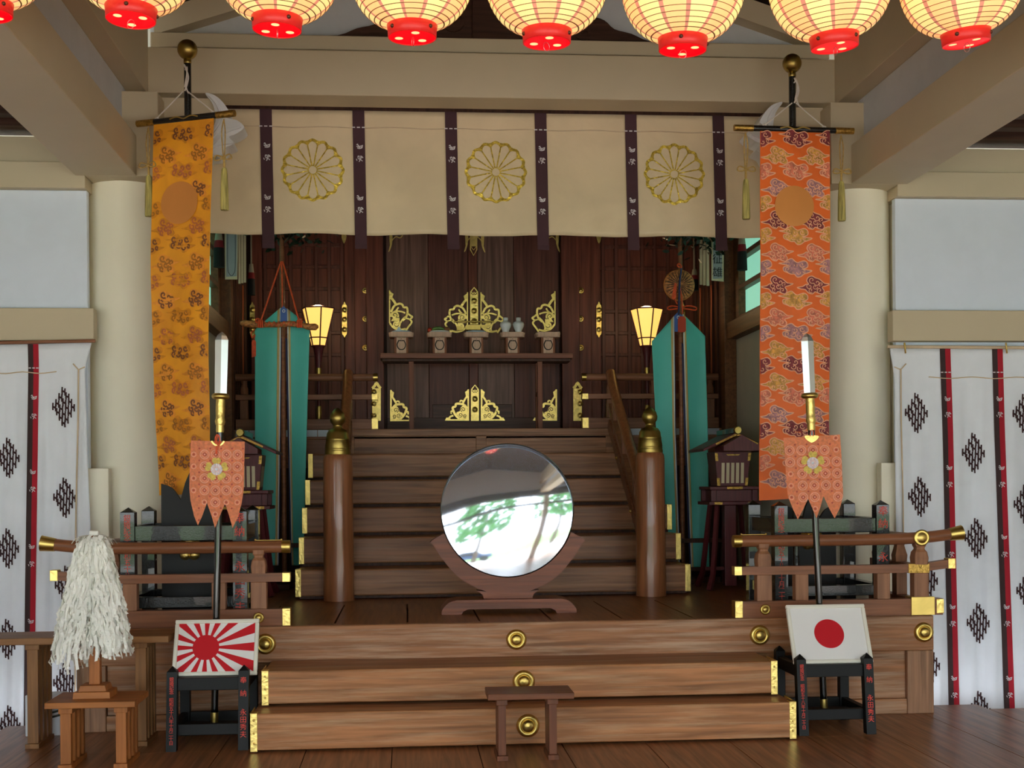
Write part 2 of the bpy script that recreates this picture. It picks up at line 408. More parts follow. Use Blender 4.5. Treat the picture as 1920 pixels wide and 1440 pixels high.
# main beam, the thinner beam over it, and the gable with its raking timbers
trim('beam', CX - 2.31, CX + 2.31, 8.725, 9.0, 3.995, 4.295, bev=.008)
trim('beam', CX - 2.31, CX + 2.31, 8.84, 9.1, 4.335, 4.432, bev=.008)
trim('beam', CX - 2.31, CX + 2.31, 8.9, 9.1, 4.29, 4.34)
struct(bx('wall_gable', 'gable', CX - 2.35, CX + 2.35, 9.06, 9.2, 4.4, 6.2, bev=0))
struct(bx('wall_back_upper', 'dark', CX - 2.4, CX + 2.4, 9.14, 9.26, 3.9, 4.5, bev=0))
for s in (-1, 1):
    b = MB(); b.hexa([(CX + s * 2.3, 8.93, 4.445), (CX + s * .0, 8.93, 5.2), (CX + s * .0, 9.058, 5.2), (CX + s * 2.3, 9.058, 4.445)], [(CX + s * 2.3, 8.93, 4.60), (CX, 8.93, 5.36), (CX, 9.058, 5.36), (CX + s * 2.3, 9.058, 4.60)])
    ntrim[0] += 1; struct(b.build('trim_%d' % ntrim[0], 'beam'))
    b = MB(); b.hexa([(CX + s * 2.4, -1.5, 4.62), (CX, -1.5, 5.42), (CX, 9.058, 5.42), (CX + s * 2.4, 9.058, 4.62)], [(CX + s * 2.4, -1.5, 4.7), (CX, -1.5, 5.5), (CX, 9.058, 5.5), (CX + s * 2.4, 9.058, 4.7)])
    struct(b.build('ceiling_slope_%s' % ('left' if s < 0 else 'right'), 'ceil'))
# carved dark frog-leg strut on the beam
strut = thing('gable_strut', 'dark carved frog-leg strut with a broad king post in the gable above the beam', 'carving', (CX, 9.0, 4.433))
MB().box(CX - .16, CX + .16, 8.96, 9.058, 4.434, 5.25).build('king_post', 'ceil', strut, .006)
for s in (-1, 1):
    f = lambda p, off=0: Vector((CX + s * p[0], 8.99 - off, 4.434 + p[1]))
    pts = cr([(.16, .62), (.2, .5), (.3, .42), (.42, .37), (.47, .28), (.44, .17), (.54, .2), (.66, .215), (.76, .19), (.83, .13), (.95, .1), (1.08, .05), (1.3, .045), (1.36, 0), (1.2, 0)], 3) + [(.16, 0)]
    w = MB().fill(pts, f, 0, thick=.06)
    for c in ((.3, .16, .1), (.62, .1, .07), (.25, .33, .07), (.9, .045, .035)): w.ribbon(spiral(*c, 1.4, 1, 1, 18), .022, f, .012, thick=.014)
    w.build('carved_wing', 'ceil', strut)
# white carved beam noses under the main beam
for s, lab in ((-1, 'white carved scrollwork beam nose behind the yellow-orange banner'), (1, 'white carved scrollwork beam nose behind the red-orange banner')):
    t = thing('beam_nose', lab, 'carving', (CX + s * 2.1, 8.72, 3.7), group='carved beam noses')
    f = lambda p, off=0: Vector((CX + s * (2.2 - p[0]), 8.72 - off, 3.6 + p[1]))
    MB().fill([(-.02, .1), (.3, .1), (.36, .2), (.355, .3), (.3, .36), (-.02, .36)], f, 0, thick=.22).build('beam_stub', 'beam', t, .006)
    o = cr([(.27, .385), (.335, .37), (.39, .32), (.43, .25), (.405, .225), (.475, .21), (.52, .165), (.465, .12), (.42, .1), (.455, .06), (.4, .03), (.37, -.02), (.31, -.03), (.26, -.05), (.19, -.035), (.12, .0), (.1, .06), (.17, .1), (.28, .13), (.335, .2), (.32, .31)], 4, True)
    c = MB().fill(o, f, .03, thick=.2)
    for st in ([(.29, .37), (.35, .31), (.37, .22), (.31, .11)], [(.4, .24), (.36, .15), (.3, .08)], [(.5, .165), (.4, .13), (.32, .05)], [(.45, .06), (.36, .05), (.27, .0)], [(.37, -.04), (.3, .0), (.22, .01)]):
        c.ribbon(cr(st, 5), .02, f, .048, thick=.02, taper=True)
    c.ribbon(spiral(.2, .04, .07, 1.3, 0, 1, 18), .018, f, .048, thick=.02)
    c.build('scroll_carving', 'carving', t, .004)
# ------------------------------------------------ inner sanctuary shell
struct(bx('wall_back', 'dark', CX - 2.3, CX + 2.3, 12.36, 12.5, .3, 4.6, bev=0))
struct(bx('ceiling_sanctuary', 'dark', CX - 2.4, CX + 2.4, 9.14, 12.5, 4.5, 4.6, bev=0))
struct(bx('floor_sanctuary', 'deck', CX - 2.53, CX + 2.53, 9.0, 12.4, .45, .5905, bev=0))
for sd, s in (('left', -1), ('right', 1)):
    X = lambda d: CX + s * d
    def sb(nm, m, d0, d1, y0, y1, z0, z1, bev=.004):
        return struct(bx(nm, m, min(X(d0), X(d1)), max(X(d0), X(d1)), y0, y1, z0, z1, bev=bev))
    sb('wall_%s_inner' % sd, 'dark', 2.15, 2.25, 10.9, 12.36, .3, 4.5)
    sb('wall_%s_panel' % sd, 'grey', 2.16, 2.25, 9.12, 10.9, .3, 2.62)
    sb('wall_%s_above' % sd, 'dark', 2.16, 2.25, 9.12, 10.9, 3.62, 4.5)
    ntrim[0] += 1; sb('trim_%d' % ntrim[0], 'brown', 2.08, 2.26, 9.12, 11.0, 2.62, 2.76)
    ntrim[0] += 1; sb('trim_%d' % ntrim[0], 'brown', 2.06, 2.16, 10.88, 11.02, .59, 4.4)
    sl = MB()                                    # upright slats of the inner side wall
    for q in range(7): sl.box(min(X(2.09), X(2.151)), max(X(2.09), X(2.151)), 11.12 + .17 * q, 11.2 + .17 * q, .6, 4.4)
    ntrim[0] += 1; struct(sl.build('trim_%d' % ntrim[0], 'dark', None, .004))
    # window with a green blind behind dark bars
    w = MB(); w.box(min(X(2.14), X(2.24)), max(X(2.14), X(2.24)), 9.12, 9.2, 2.76, 3.62).box(min(X(2.14), X(2.24)), max(X(2.14), X(2.24)), 10.72, 10.9, 2.76, 3.62)
    for q in range(4): w.box(min(X(2.14), X(2.24)), max(X(2.14), X(2.24)), 9.2, 10.72, 2.76 + .255 * q, 2.80 + .255 * q)
    w = struct(w.build('window_%d' % (1 if s < 0 else 2), 'brown', None, .003))
    bx('pane', 'shoji', min(X(2.2), X(2.21)), max(X(2.2), X(2.21)), 9.2, 10.72, 2.8, 3.6, parent=w, bev=0)
# gallery face: white strip and boards below the balustrade, either side of the stairs
for s in (-1, 1):
    lo, hi = sorted((CX + s * 1.15, CX + s * 2.06))
    tl = MB(); n = 8
    for q in range(n): tl.box(lo + (hi - lo) * q / n + .003, lo + (hi - lo) * (q + 1) / n - .003, 11.085, 11.1, 1.823, 1.878)
    ntrim[0] += 1; struct(tl.build('trim_%d' % ntrim[0], 'tile'))
    trim('urail', lo, hi, 11.07, 11.12, 1.56, 1.80)
    trim('dark', lo, hi, 11.12, 11.16, .595, 1.56)
# ================================================================= DOORS AND BACK WALL
DY = 12.3
d1 = MB()
seams = [727, 806, 881, 898, 966, 1051]
for i in range(len(seams) - 1):
    x0, x1 = xx(seams[i], DY), xx(seams[i + 1], DY)
    d1.box(x0 + .002, x1 - .002, DY - (.02 if i == 2 else 0), DY + .05, 1.97, 4.4, [0, 1, 2, 0, 1][i])
door = struct(d1.build('door_1', ['doorg', 'door', 'doorr'], None, .003))
bx('bottom_rail', 'doorx', xx(727, DY), xx(1051, DY), DY - .03, DY + .04, 1.93, zz(783, DY), parent=door)
for a, c in ((812, 880), (898, 961)):
    bx('cross_rail', 'doorx', xx(a, DY), xx(c, DY), DY - .012, DY + .01, zz(786, DY), zz(758, DY), parent=door)
for a, c in ((690, 722), (1054, 1087)):
    p = bx('door_post', 'doorr', xx(a, DY), xx(c, DY), DY - .08, DY + .05, 1.884, 4.4, parent=door)
    k = 684 if a < 800 else 1088
for k in (684, 1088):
    for v in (545, 598, 652):
        c = at(k + 1, v, DY - .06)
        MB().lathe([(.030, 0), (.030, .004), (.022, .008), (.018, .006), (.016, .012), (.008, .016), (1e-5, .017)], c, 'y', 14).build('brass_stud', 'gold', door)
for a, c in ((668, 690), (1087, 1110)): bx('door_post', 'doorr', xx(a, DY), xx(c, DY), DY - .05, DY + .05, 1.884, 4.4, parent=door)
# gilt fittings, cut and raised as one plate each
def fitting(nm, build, parent=door): 
    q = MB(); build(q); return q.build(nm, ['gold', 'groove'], parent)
FM = lambda mir=None, dx=0, dy=0, Y=DY - .035: (lambda p, off=0: at((p[0] if mir is None else 2 * mir - p[0]) + dx, p[1] + dy, Y - off))
def strap(q, x0, x1, top, bot, fm, studs):
    cx = (x0 + x1) / 2; w = (x1 - x0) / 2
    q.fill([(x0, bot), (x1, bot), (x1, top + 14), (x0, top + 14)], fm, .004, thick=.012)
    q.ribbon([(x0 + .8, top + 14), (x0 + 1.2, top + 8), (cx, top), (x1 - 1.2, top + 8), (x1 - .8, top + 14)], 2.2, fm, .006, thick=.012)
    q.ribbon([(x0 + 1, top + 15), (cx, top + 9), (x1 - 1, top + 15)], 1.6, fm, .006, thick=.012)
    q.ribbon([(x0 + 1.5, top + 8), (cx, top + 13), (x1 - 1.5, top + 8)], 1.4, fm, .006, thick=.012)
    for v in studs: q.lathe([(.028, 0), (.024, .005), (.02, .004), (.018, .009), (.010, .013), (1e-5, .014)], fm((cx, v), .004), 'y', 12)
fitting('gilt_strap', lambda q: strap(q, 881.5, 896.5, 539, 608, FM(Y=DY - .05), (564, 583, 602)))
fitting('gilt_strap', lambda q: strap(q, 883, 898, 722, 789, FM(Y=DY - .05), (748, 768)))
def tip(q):
    fm = FM(Y=DY - .05)
    q.fill([(881, 440), (895, 440), (895, 462), (881, 462)], fm, .004, thick=.012)
    q.ribbon([(882, 460), (882, 468), (888, 479), (894, 468), (894, 460)], 2, fm, .006, thick=.012); q.ribbon([(882, 461), (888, 469), (894, 461)], 1.5, fm, .006, thick=.012)
fitting('gilt_strap', tip)
def upper_arab(q, fm, half=False):
    S = lambda pts, w, n=5: q.ribbon(cr(pts, n), w * 1.5, fm, .006, thick=.012)
    q.fill([(869, 555), (876, 550), (877, 562), (873, 566)], fm, .005, thick=.012)
    S([(874, 562), (869, 568), (865, 574)], 3); S([(876.5, 548), (876.5, 610)], 1.6)
    S([(874, 589), (868, 578), (859, 573.5), (853, 575), (850, 580), (844, 581), (843, 590), (846, 599), (849, 601)], 2.6)
    S([(847, 591), (856, 588), (866, 588), (873, 592), (874, 598)], 2); S([(860, 580), (864, 586), (872, 592)], 2)
    q.ribbon(spiral(867, 595, 7.5, 1.25, 2.6, 1, 18), 2.4, fm, .007, thick=.013)
    S([(842, 592), (837, 596), (834, 598.5), (838, 603), (835, 608), (842, 618), (846, 624)], 2.2); S([(847, 598), (852, 603), (857, 611), (858, 618), (856, 622)], 2.2); S([(838, 603), (846, 601), (852, 606)], 1.8)
    q.ribbon(spiral(864, 612, 7.5, 1.2, 3.2, -1, 18), 2.4, fm, .007, thick=.013)
    S([(846, 620), (856, 622), (868, 619), (876, 610)], 2.4)
    q.fill([(858, 600), (870, 600), (874, 606), (866, 606), (858, 609)], fm, .004, thick=.01); q.fill(circle(867, 595, 6, 16), fm, .002, thick=.006); q.fill(circle(864, 612, 6.4, 16), fm, .002, thick=.006)
    for sp_ in ((867, 595, 5, 1.2, 2, 1, 14), (864, 612, 5, 1.2, 3, -1, 14)): q.ribbon(spiral(*sp_), 1.2, fm, .0032, 1)
def lower_arab(q, fm):
    S = lambda pts, w, n=5: q.ribbon(cr(pts, n), w * 1.5, fm, .006, thick=.012)
    q.fill([(834, 788.5), (837, 783), (843, 783), (845, 786), (879.5, 786), (879.5, 788.8)], fm, .005, thick=.012); S([(878, 730), (878, 788)], 2)
    q.fill([(872, 735), (878.5, 730), (879, 745), (874, 745)], fm, .005, thick=.012); S([(875, 744), (871, 750), (868, 756)], 2.4)
    S([(876, 766), (870, 759), (862, 757), (855, 757.5), (854, 762), (849, 764), (850, 770), (854, 778), (861, 785)], 2.8)
    S([(850, 779), (845, 781), (841, 785)], 2.2); S([(851, 772), (846, 771), (846, 776)], 1.8); S([(862, 754), (864, 751), (868, 752)], 1.8)
    q.fill([(864, 764), (868, 760), (876, 767), (877, 786), (862, 786), (855, 778), (856, 773), (862, 771)], fm, .003, thick=.01)
    for sp_ in ((868.5, 768, 5, 1.4, 2, 1, 16), (863, 778, 5, 1.4, 3, -1, 16), (872, 780, 4, 1.4, 1, 1, 14)): q.ribbon(spiral(*sp_), 1.3, fm, .0045, 1)
for fm in (FM(), FM(889.2)): fitting('gilt_scroll', lambda q: upper_arab(q, fm))
for fm in (FM(), FM(890.5)): fitting('gilt_scroll', lambda q: lower_arab(q, fm))
# half fittings at the outer edges of the leaves
fitting('gilt_scroll', lambda q: upper_arab(q, FM(803.5, 0, -4))); fitting('gilt_scroll', lambda q: upper_arab(q, FM(None, 164, -2)))
fitting('gilt_scroll', lambda q: lower_arab(q, FM(805.5, 0, 1))); fitting('gilt_scroll', lambda q: lower_arab(q, FM(None, 165, 0)))
def upper_tip(q, fm):
    q.fill(cr([(730, 442), (736, 442), (735, 458), (731, 470), (728, 472), (731, 460)], 2, True), fm, .005, thick=.01); q.ribbon(cr([(734, 452), (742, 444), (750, 446), (755, 441)], 5), 2, fm, .006, thick=.01)
for fm in (FM(), FM(889), FM(None, 142), FM(889, 0, 0) if 0 else FM(819, 0, 1)): fitting('gilt_tip', lambda q: upper_tip(q, fm))
for x0, fl in ((1075, 0), (698, 1)):                                     # gilt corner straps at the door sill
    def corner(q):
        fm = pxm(DY - .09)
        q.fill([(x0, 728), (x0 + 16, 728), (x0 + 16, 789), (x0, 789)], fm, .004, thick=.012)
        q.ribbon(cr([(x0, 728), (x0 + 4, 724), (x0 + 8, 718), (x0 + 12, 724), (x0 + 16, 728)], 3), 5, fm, .004, thick=.012)
        for v in (735, 757, 779): q.lathe([(.026, 0), (.022, .005), (.018, .004), (.016, .009), (.008, .012), (1e-5, .013)], fm((x0 + 8 + (5 if not fl else -5), v), .004), 'y', 12)
        xo = x0 - 6 if not fl else x0 + 19
        q.ribbon([(x0 + 2, 738), (x0 + 2, 786)], 2, fm, .008, thick=.01)
        for v in range(740, 786, 6): q.ribbon(spiral(x0 + 3.5, v, 2.6, 1, 0, 1, 8), .9, fm, .01, thick=.008)
    fitting('gilt_corner', corner)
for u in (473, 646, 1123, 1276 + 4):                                     # gilt straps on the frames of the lattice doors
    def wp(q):
        fm = pxm(DY - .06); 
        q.fill(cr([(u, 565), (u + 2.4, 571), (u + 4.6, 574), (u + 4.6, 590), (u + 4.6, 624), (u + 2.5, 628), (u, 633), (u - 2.5, 628), (u - 4.6, 624), (u - 4.6, 590), (u - 4.6, 574), (u - 2.4, 571)], 2, True), fm, .004, thick=.012)
        for v in (581, 599, 618): q.lathe([(.026, 0), (.022, .005), (.018, .004), (.016, .009), (.008, .012), (1e-5, .013)], fm((u, v), .004), 'y', 12)
    fitting('gilt_strap', wp)
for u in (645, 1123):
    def wq(q): q.fill(cr([(u - 4, 440), (u + 4, 440), (u + 4, 448), (u, 457), (u - 4, 448)], 2, True), pxm(DY - .06), .004, thick=.012)
    fitting('gilt_strap', wq)
# brass bolt across the seam
lk = MB(); fm = pxm(DY - .1)
lk.fill([(874, 609), (901, 609), (901, 618), (874, 618)], fm, .01, thick=.05); lk.fill([(857, 611), (868, 611), (868, 619), (857, 619)], fm, 0, thick=.03); lk.fill([(902, 609), (914, 609), (914, 615), (902, 615)], fm, 0, thick=.03)
lk.tube([fm((852, 603)), fm((880, 603)), fm((926, 603))], .008, 8); lk.build('bolt', 'brass', door)
# lattice doors either side
for nm, a, c in (('door_2', 476, 668), ('door_3', 1110, 1304)):
    x0, x1 = xx(a, DY), xx(c, DY)
    L = MB().box(x0, x1, DY + .03, DY + .05, 1.884, 4.4, 1)
    st = (x1 - x0) / 8
    for q in range(9): L.box(x0 + st * q - .016, x0 + st * q + .016, DY - .0, DY + .03, 1.884, 4.4)
    for z in [2.02 + .205 * q for q in range(12)]: L.box(x0, x1, DY + .004, DY + .03, z - .016, z + .016)
    L.box(x0 - .01, x0 + .09, DY - .03, DY + .05, 1.884, 4.4, 2).box(x1 - .09, x1 + .01, DY - .03, DY + .05, 1.884, 4.4, 2)
    struct(L.build(nm, ['door', 'doorr', 'doorr'], None, .004))
# ================================================================= PLATFORM
P0, P1, PYF, PZ = CX - 2.534, CX + 2.534, 7.671, .593
pl = thing('altar_platform', 'broad raised wooden platform with brass bosses, carrying the mirror and railings', 'platform', (CX, PYF, 0))
dk = MB(); xs = [P0 + .0] + [round(.003 + .4285 * i, 4) for i in range(-4, 8)] + [P1]
for i in range(len(xs) - 1): dk.box(xs[i] + .005, xs[i + 1] - .005, PYF + .02, 9.0, PZ - .035, PZ)
dk.box(P0, P1, PYF + .02, 9.0, PZ - .08, PZ - .036, 1)
dk.build('deck', ['deck', 'dark'], pl)
f1 = MB().box(P0, P1, PYF, PYF + .12, .382, PZ - .001)
f1.build('front_beam', 'plat', pl, .006)
for s in (-1, 1):
    X = lambda d: CX + s * d
    def sb(nm, m, d0, d1, y0, y1, z0, z1): return bx(nm, m, min(X(d0), X(d1)), max(X(d0), X(d1)), y0, y1, z0, z1, parent=pl, bev=.005)
    sb('corner_post', 'platv', 2.37, 2.534, PYF + .004, PYF + .16, 0, .381)
    sb('side_panel', 'plat', 1.3, 2.37, PYF + .035, PYF + .06, .09, .381)
    sb('plinth', 'plat', 1.3, 2.37, PYF + .012, PYF + .08, 0, .09)
    sb('side_board', 'plat', 2.50, 2.53, PYF + .16, 9.0, 0, PZ - .09)
bx('back_board', 'dark', CX - 1.3, CX + 1.3, PYF + .1, PYF + .13, 0, .38, parent=pl)
def boss(c, r, parent, m='brass'):
    return MB().lathe([(r, 0), (r, .008 * r / .055), (r * .86, .018 * r / .055), (r * .62, .02 * r / .055), (r * .56, .012 * r / .055), (r * .54, .012 * r / .055), (r * .5, .028 * r / .055), (r * .3, .033 * r / .055), (1e-5, .035 * r / .055)], c, 'y', 28).build('boss', m, parent)
for dx in (-2.47, -1.46, 0, 1.46, 2.47):
    boss((CX + dx, PYF, .492), .060, pl)
# two separate front steps
for y0, z1, hw, z0, bz, lab in ((6.975, .206, 1.466, 0, .112, 'lowest pale wooden step block with brass corner straps, standing on the floor'), (7.205, .398, 1.43, .206, .315, 'second pale wooden step block below the platform edge, brass corner straps')):
    st = thing('wooden_step', lab, 'step', (CX, y0, 0), group='wooden steps up to the platform')
    bx('tread', 'step', CX - hw, CX + hw, y0, y0 + .12, z0 + .012, z1, parent=st, bev=.008)
    bx('block', 'plat', CX - hw + .005, CX + hw - .005, y0 + .121, PYF - .002 if z0 else PYF - .004, 0 if z0 == 0 else z0, z1 - .004, parent=st)
    boss((CX, y0, bz), .062, st)
    for s in (-1, 1):
        k = MB(); x = CX + s * hw
        k.box(min(x - s * .034, x + s * .004), max(x - s * .034, x + s * .004), y0 - .004, y0 + .0, z0 + .006, z1 + .002).box(min(x, x + s * .004), max(x, x + s * .004), y0 - .004, y0 + .22, z0 + .006, z1 + .003)
        k.box(min(x - s * .034, x + s * .004), max(x - s * .034, x + s * .004), y0 - .004, y0 + .05, z1, z1 + .004)
        for z in (.25, .5, .85): k.ball((x - s * .016, y0 - .004, z0 + (z1 - z0) * z), .006, n=8)
        k.build('brass_strap', 'gold', st, .002)
# ================================================================= STAIRCASE to the sanctuary
stc = thing('staircase', 'dark wooden stairs with gilt edge straps climbing to the sanctuary doors', 'staircase', (CX, 9.45, PZ))
for k in range(5):
    y0, z0 = 9.45 + .33 * k, PZ + .215 * k
    s1 = MB().box(CX - 1.43, CX + 1.43, y0, y0 + .38, z0 + .022, z0 + .215)
    tr = s1.build('tread', 'stair', stc, .012)
    bx('riser', 'dark', CX - 1.41, CX + 1.41, y0 + .03, y0 + .33, z0 + (.0 if k else .003), z0 + .022, parent=stc, bev=0)
    for s in (-1, 1):
        x = CX + s * 1.43
        bx('gilt_strap', 'gold', min(x - s * .034, x + s * .006), max(x - s * .034, x + s * .006), y0 - .006, y0 + .1, z0 + .02, z0 + .218, parent=tr, bev=.002)
y0 = 11.1
tp = MB().box(CX - 1.14, CX + 1.14, y0 - .03, y0 + .1, PZ + .215 * 6 - .06, PZ + .215 * 6 + .001).box(CX - 1.14, CX + 1.14, y0, y0 + .08, PZ + .215 * 5, PZ + .215 * 6 - .06)
tp.box(CX - .045, CX + .045, y0 - .012, y0, PZ + .215 * 5, PZ + .215 * 6 - .061).box(CX - 1.14, CX - 1.07, y0 - .012, y0, PZ + .215 * 5, PZ + .215 * 6 - .061).box(CX + 1.07, CX + 1.14, y0 - .012, y0, PZ + .215 * 5, PZ + .215 * 6 - .061)
tp.build('top_riser', 'stair', stc, .005)
# stair railings with round newel posts
for s, lab in ((-1, 'stair railing with brass-capped round newel post, on the sword-pole side'), (1, 'stair railing with brass-capped round newel post, on the mirror-pole side')):
    x = CX + s * 1.12
    t = thing('stair_railing', lab, 'railing', (x, 9.335, PZ), group='stair railings')
    nw = MB().lathe([(.108, 0), (.108, .1), (.106, .5), (.104, .99), (.1, 1.02), (.09, 1.035)], (x, 9.335, PZ), n=36).build('newel_post', 'newel', t)
    pr = [(.091, 0), (.093, .012), (.089, .03), (.092, .034), (.088, .04), (.090, .05), (.082, .1), (.085, .104), (.081, .112), (.076, .15), (.06, .175), (.034, .185), (.036, .195), (.03, .2), (.034, .21), (.052, .235), (.056, .262), (.048, .292), (.028, .315), (.01, .33), (1e-5, .334)]
    MB().lathe(pr, (x, 9.335, PZ + 1.035), n=36).build('finial', 'dbrass', nw)
    zr = lambda y, h: PZ + .215 + (y - 9.45) * (.215 / .33) + h
    MB().tube([(x, 9.40, zr(9.40, .42)), (x, 10.2, zr(10.2, .42)), (x, 10.9, zr(10.9, .42)), (x, 11.12, 2.36)], [.042] * 4, 12).build('handrail', 'newel', t)
    MB().bar((x, 9.40, zr(9.40, .20)), (x, 11.08, zr(11.08, .20)), .06, .06).build('middle_rail', 'urail', t, .004)
    MB().bar((x, 9.42, zr(9.46, .06)), (x, 11.06, zr(11.06, .06)), .07, .09).build('lower_rail', 'urail', t, .004)
    for y in (9.9, 10.4, 10.85): bx('post', 'urailv', x - .03, x + .03, y - .03, y + .03, zr(y, -.0), zr(y, .4), parent=t)
    for y in (9.95, 10.6): MB().ball((x - s * .04, y, zr(y, .06)), .012, n=10).build('stud', 'gold', t)
# gallery balustrades
for s, lab in ((-1, 'gallery balustrade with gilt rail ends behind the pole hung with a sword'), (1, 'gallery balustrade with gilt rail ends behind the pole hung with a brocade disc')):
    t = thing('gallery_balustrade', lab, 'balustrade', (CX + s * 1.3, 11.15, 1.883), group='gallery balustrades')
    xi, xo = CX + s * .875, CX + s * 2.06
    lo, hi = sorted((xi, xo)); Y = 11.14
    MB().tube([(xi, Y, 2.325), (xo, Y, 2.325)], .031, 14).build('top_rail', 'urail', t)
    MB().tube([(xi - s * .004, Y, 2.325), (xi + s * .035, Y, 2.325)], .034, 14).build('rail_cap', 'brass', t)
    mr = bx('middle_rail', 'urail', lo, hi, Y - .03, Y + .03, 2.135, 2.18, parent=t)
    br = bx('bottom_rail', 'urail', lo, hi, Y - .035, Y + .035, 1.8835, 1.972, parent=t)
    for m_, z0, z1, w in ((mr, 2.133, 2.182, .048), (br, 1.885, 1.975, .05)):
        bx('gilt_cap', 'gold', min(xi - s * .004, xi + s * w), max(xi - s * .004, xi + s * w), Y - .039, Y + .039, z0, z1, parent=m_, bev=.002)
    for d in (1.12, 1.50, 1.99):
        x = CX + s * d
        bx('post', 'urailv', x - .034, x + .034, Y - .028, Y + .028, 1.973, 2.134, parent=t)
        MB().lathe([(.034, 0), (.034, .05), (.024, .075), (.022, .09), (.026, .1), (.026, .115)], (x, Y, 2.181), n=12).build('baluster', 'urailv', t)
# ================================================================= FRONT BALUSTRADES
for s, lab in ((-1, 'low wooden balustrade with brass rail ends behind the white paper streamers'), (1, 'low wooden balustrade with brass rail ends behind the framed plain sun flag')):
    X = lambda d: CX + s * d
    Y = 7.73
    t = thing('balustrade', lab, 'balustrade', (X(2.0), Y, PZ), group='balustrades at the platform edge')
    xi = 1.322
    pts = cr([(X(xi), Y, 1.052), (X(1.7), Y, 1.052), (X(2.2), Y, 1.053), (X(2.5), Y, 1.062), (X(2.72), Y, 1.086)], 5)
    tr = MB().tube(pts, .035, 16).build('top_rail', 'rail', t)
    MB().tube([(X(xi - .004), Y, 1.052), (X(xi + .045), Y, 1.052)], .0375, 16).build('end_cap', 'brass', tr)
    MB().tube([(X(2.66), Y, 1.078), (X(2.74), Y, 1.089)], [.038, .046], 16).build('end_cap', 'brass', tr)
    MB().lathe([(.048, 0), (.05, .012), (.04, .016), (.034, .012), (.03, .018), (1e-5, .018)], (X(2.47), Y - .034, 1.062), 'y', 20).build('rosette', 'brass', tr)
    st = MB()
    for d in (1.37, 1.52): st.ball((X(d), Y, 1.094), .007, n=8)
    st.tube([(X(1.37), Y, 1.091), (X(1.52), Y, 1.091)], .004, 6); st.build('brass_staple', 'brass', tr)
    def rl(nm, m, d0, d1, z0, z1, hw, up=0):
        q = MB(); n = 8
        for i in range(n):
            a, c = d0 + (d1 - d0) * i / n, d0 + (d1 - d0) * (i + 1) / n
            e = lambda d: up * max(0, (d - 2.3) / (d1 - 2.3)) ** 2 if d1 > 2.3 else 0
            lo, hi = (a, c) if s > 0 else (c, a)
            q.hexa([(X(lo), Y - hw, z0 + e(lo)), (X(hi), Y - hw, z0 + e(hi)), (X(hi), Y + hw, z0 + e(hi)), (X(lo), Y + hw, z0 + e(lo))], [(X(lo), Y - hw, z1 + e(lo)), (X(hi), Y - hw, z1 + e(hi)), (X(hi), Y + hw, z1 + e(hi)), (X(lo), Y + hw, z1 + e(lo))])
        return q.build(nm, m, t)
    mr = rl('middle_rail', 'rail', xi, 2.68, .85, .9, .032, .03)
    br = rl('bottom_rail', 'rail', xi, 2.60, PZ + .001, .692, .042)
    gs = lambda d0, d1, hw, z0, z1, par, m='gold', nm='gilt_cap': bx(nm, m, min(X(d0), X(d1)), max(X(d0), X(d1)), Y - hw, Y + hw, z0, z1, parent=par, bev=.002)
    gs(xi - .004, xi + .042, .035, .848, .902, mr); gs(xi - .004, xi + .042, .045, PZ + .0015, .695, br)
    gs(2.64, 2.684, .035, .872, .934, mr); gs(2.39, 2.52, .037, .848, .905, mr, 'engraved', 'brass_plate'); gs(2.56, 2.605, .045, PZ + .01, .69, br)
    gs(2.40, 2.545, .052, PZ + .0015, .705, br, 'brass', 'brass_plate')
    boss((X(1.5), Y - .042, .643), .032, t)
    for d, turned in ((1.5, 1), (1.73, 0), (2.235, 0), (2.47, 1)):
        hw = .046 if turned else .04
        bx('post', 'railv', X(d) - hw, X(d) + hw, Y - .036, Y + .036, .6925, .8495, parent=t)
        if turned:
            MB().lathe([(.058, 0), (.062, .04), (.054, .075), (.038, .092), (.036, .1), (.046, .112), (.048, .135)], (X(d), Y, .8995), n=4, a0=PI / 4, smooth=False).build('turned_post', 'railv', t, .006)
    # the return along the platform's side
    xs_ = X(2.47)
    MB().tube([(xs_, Y, 1.052), (xs_, 8.5, 1.052)], .033, 14).build('side_top_rail', 'rail', t)
    bx('side_middle_rail', 'rail', xs_ - .03, xs_ + .03, Y + .035, 8.5, .851, .899, parent=t); bx('side_bottom_rail', 'rail', xs_ - .04, xs_ + .04, Y + .045, 8.5, PZ + .001, .69, parent=t)
    for y in (8.05, 8.4):
        bx('post', 'railv', xs_ - .035, xs_ + .035, y - .04, y + .04, .6905, .8505, parent=t); MB().lathe([(.05, 0), (.054, .04), (.04, .08), (.034, .1), (.044, .13)], (xs_, y, .8995), n=4, a0=PI / 4, smooth=False).build('turned_post', 'railv', t)
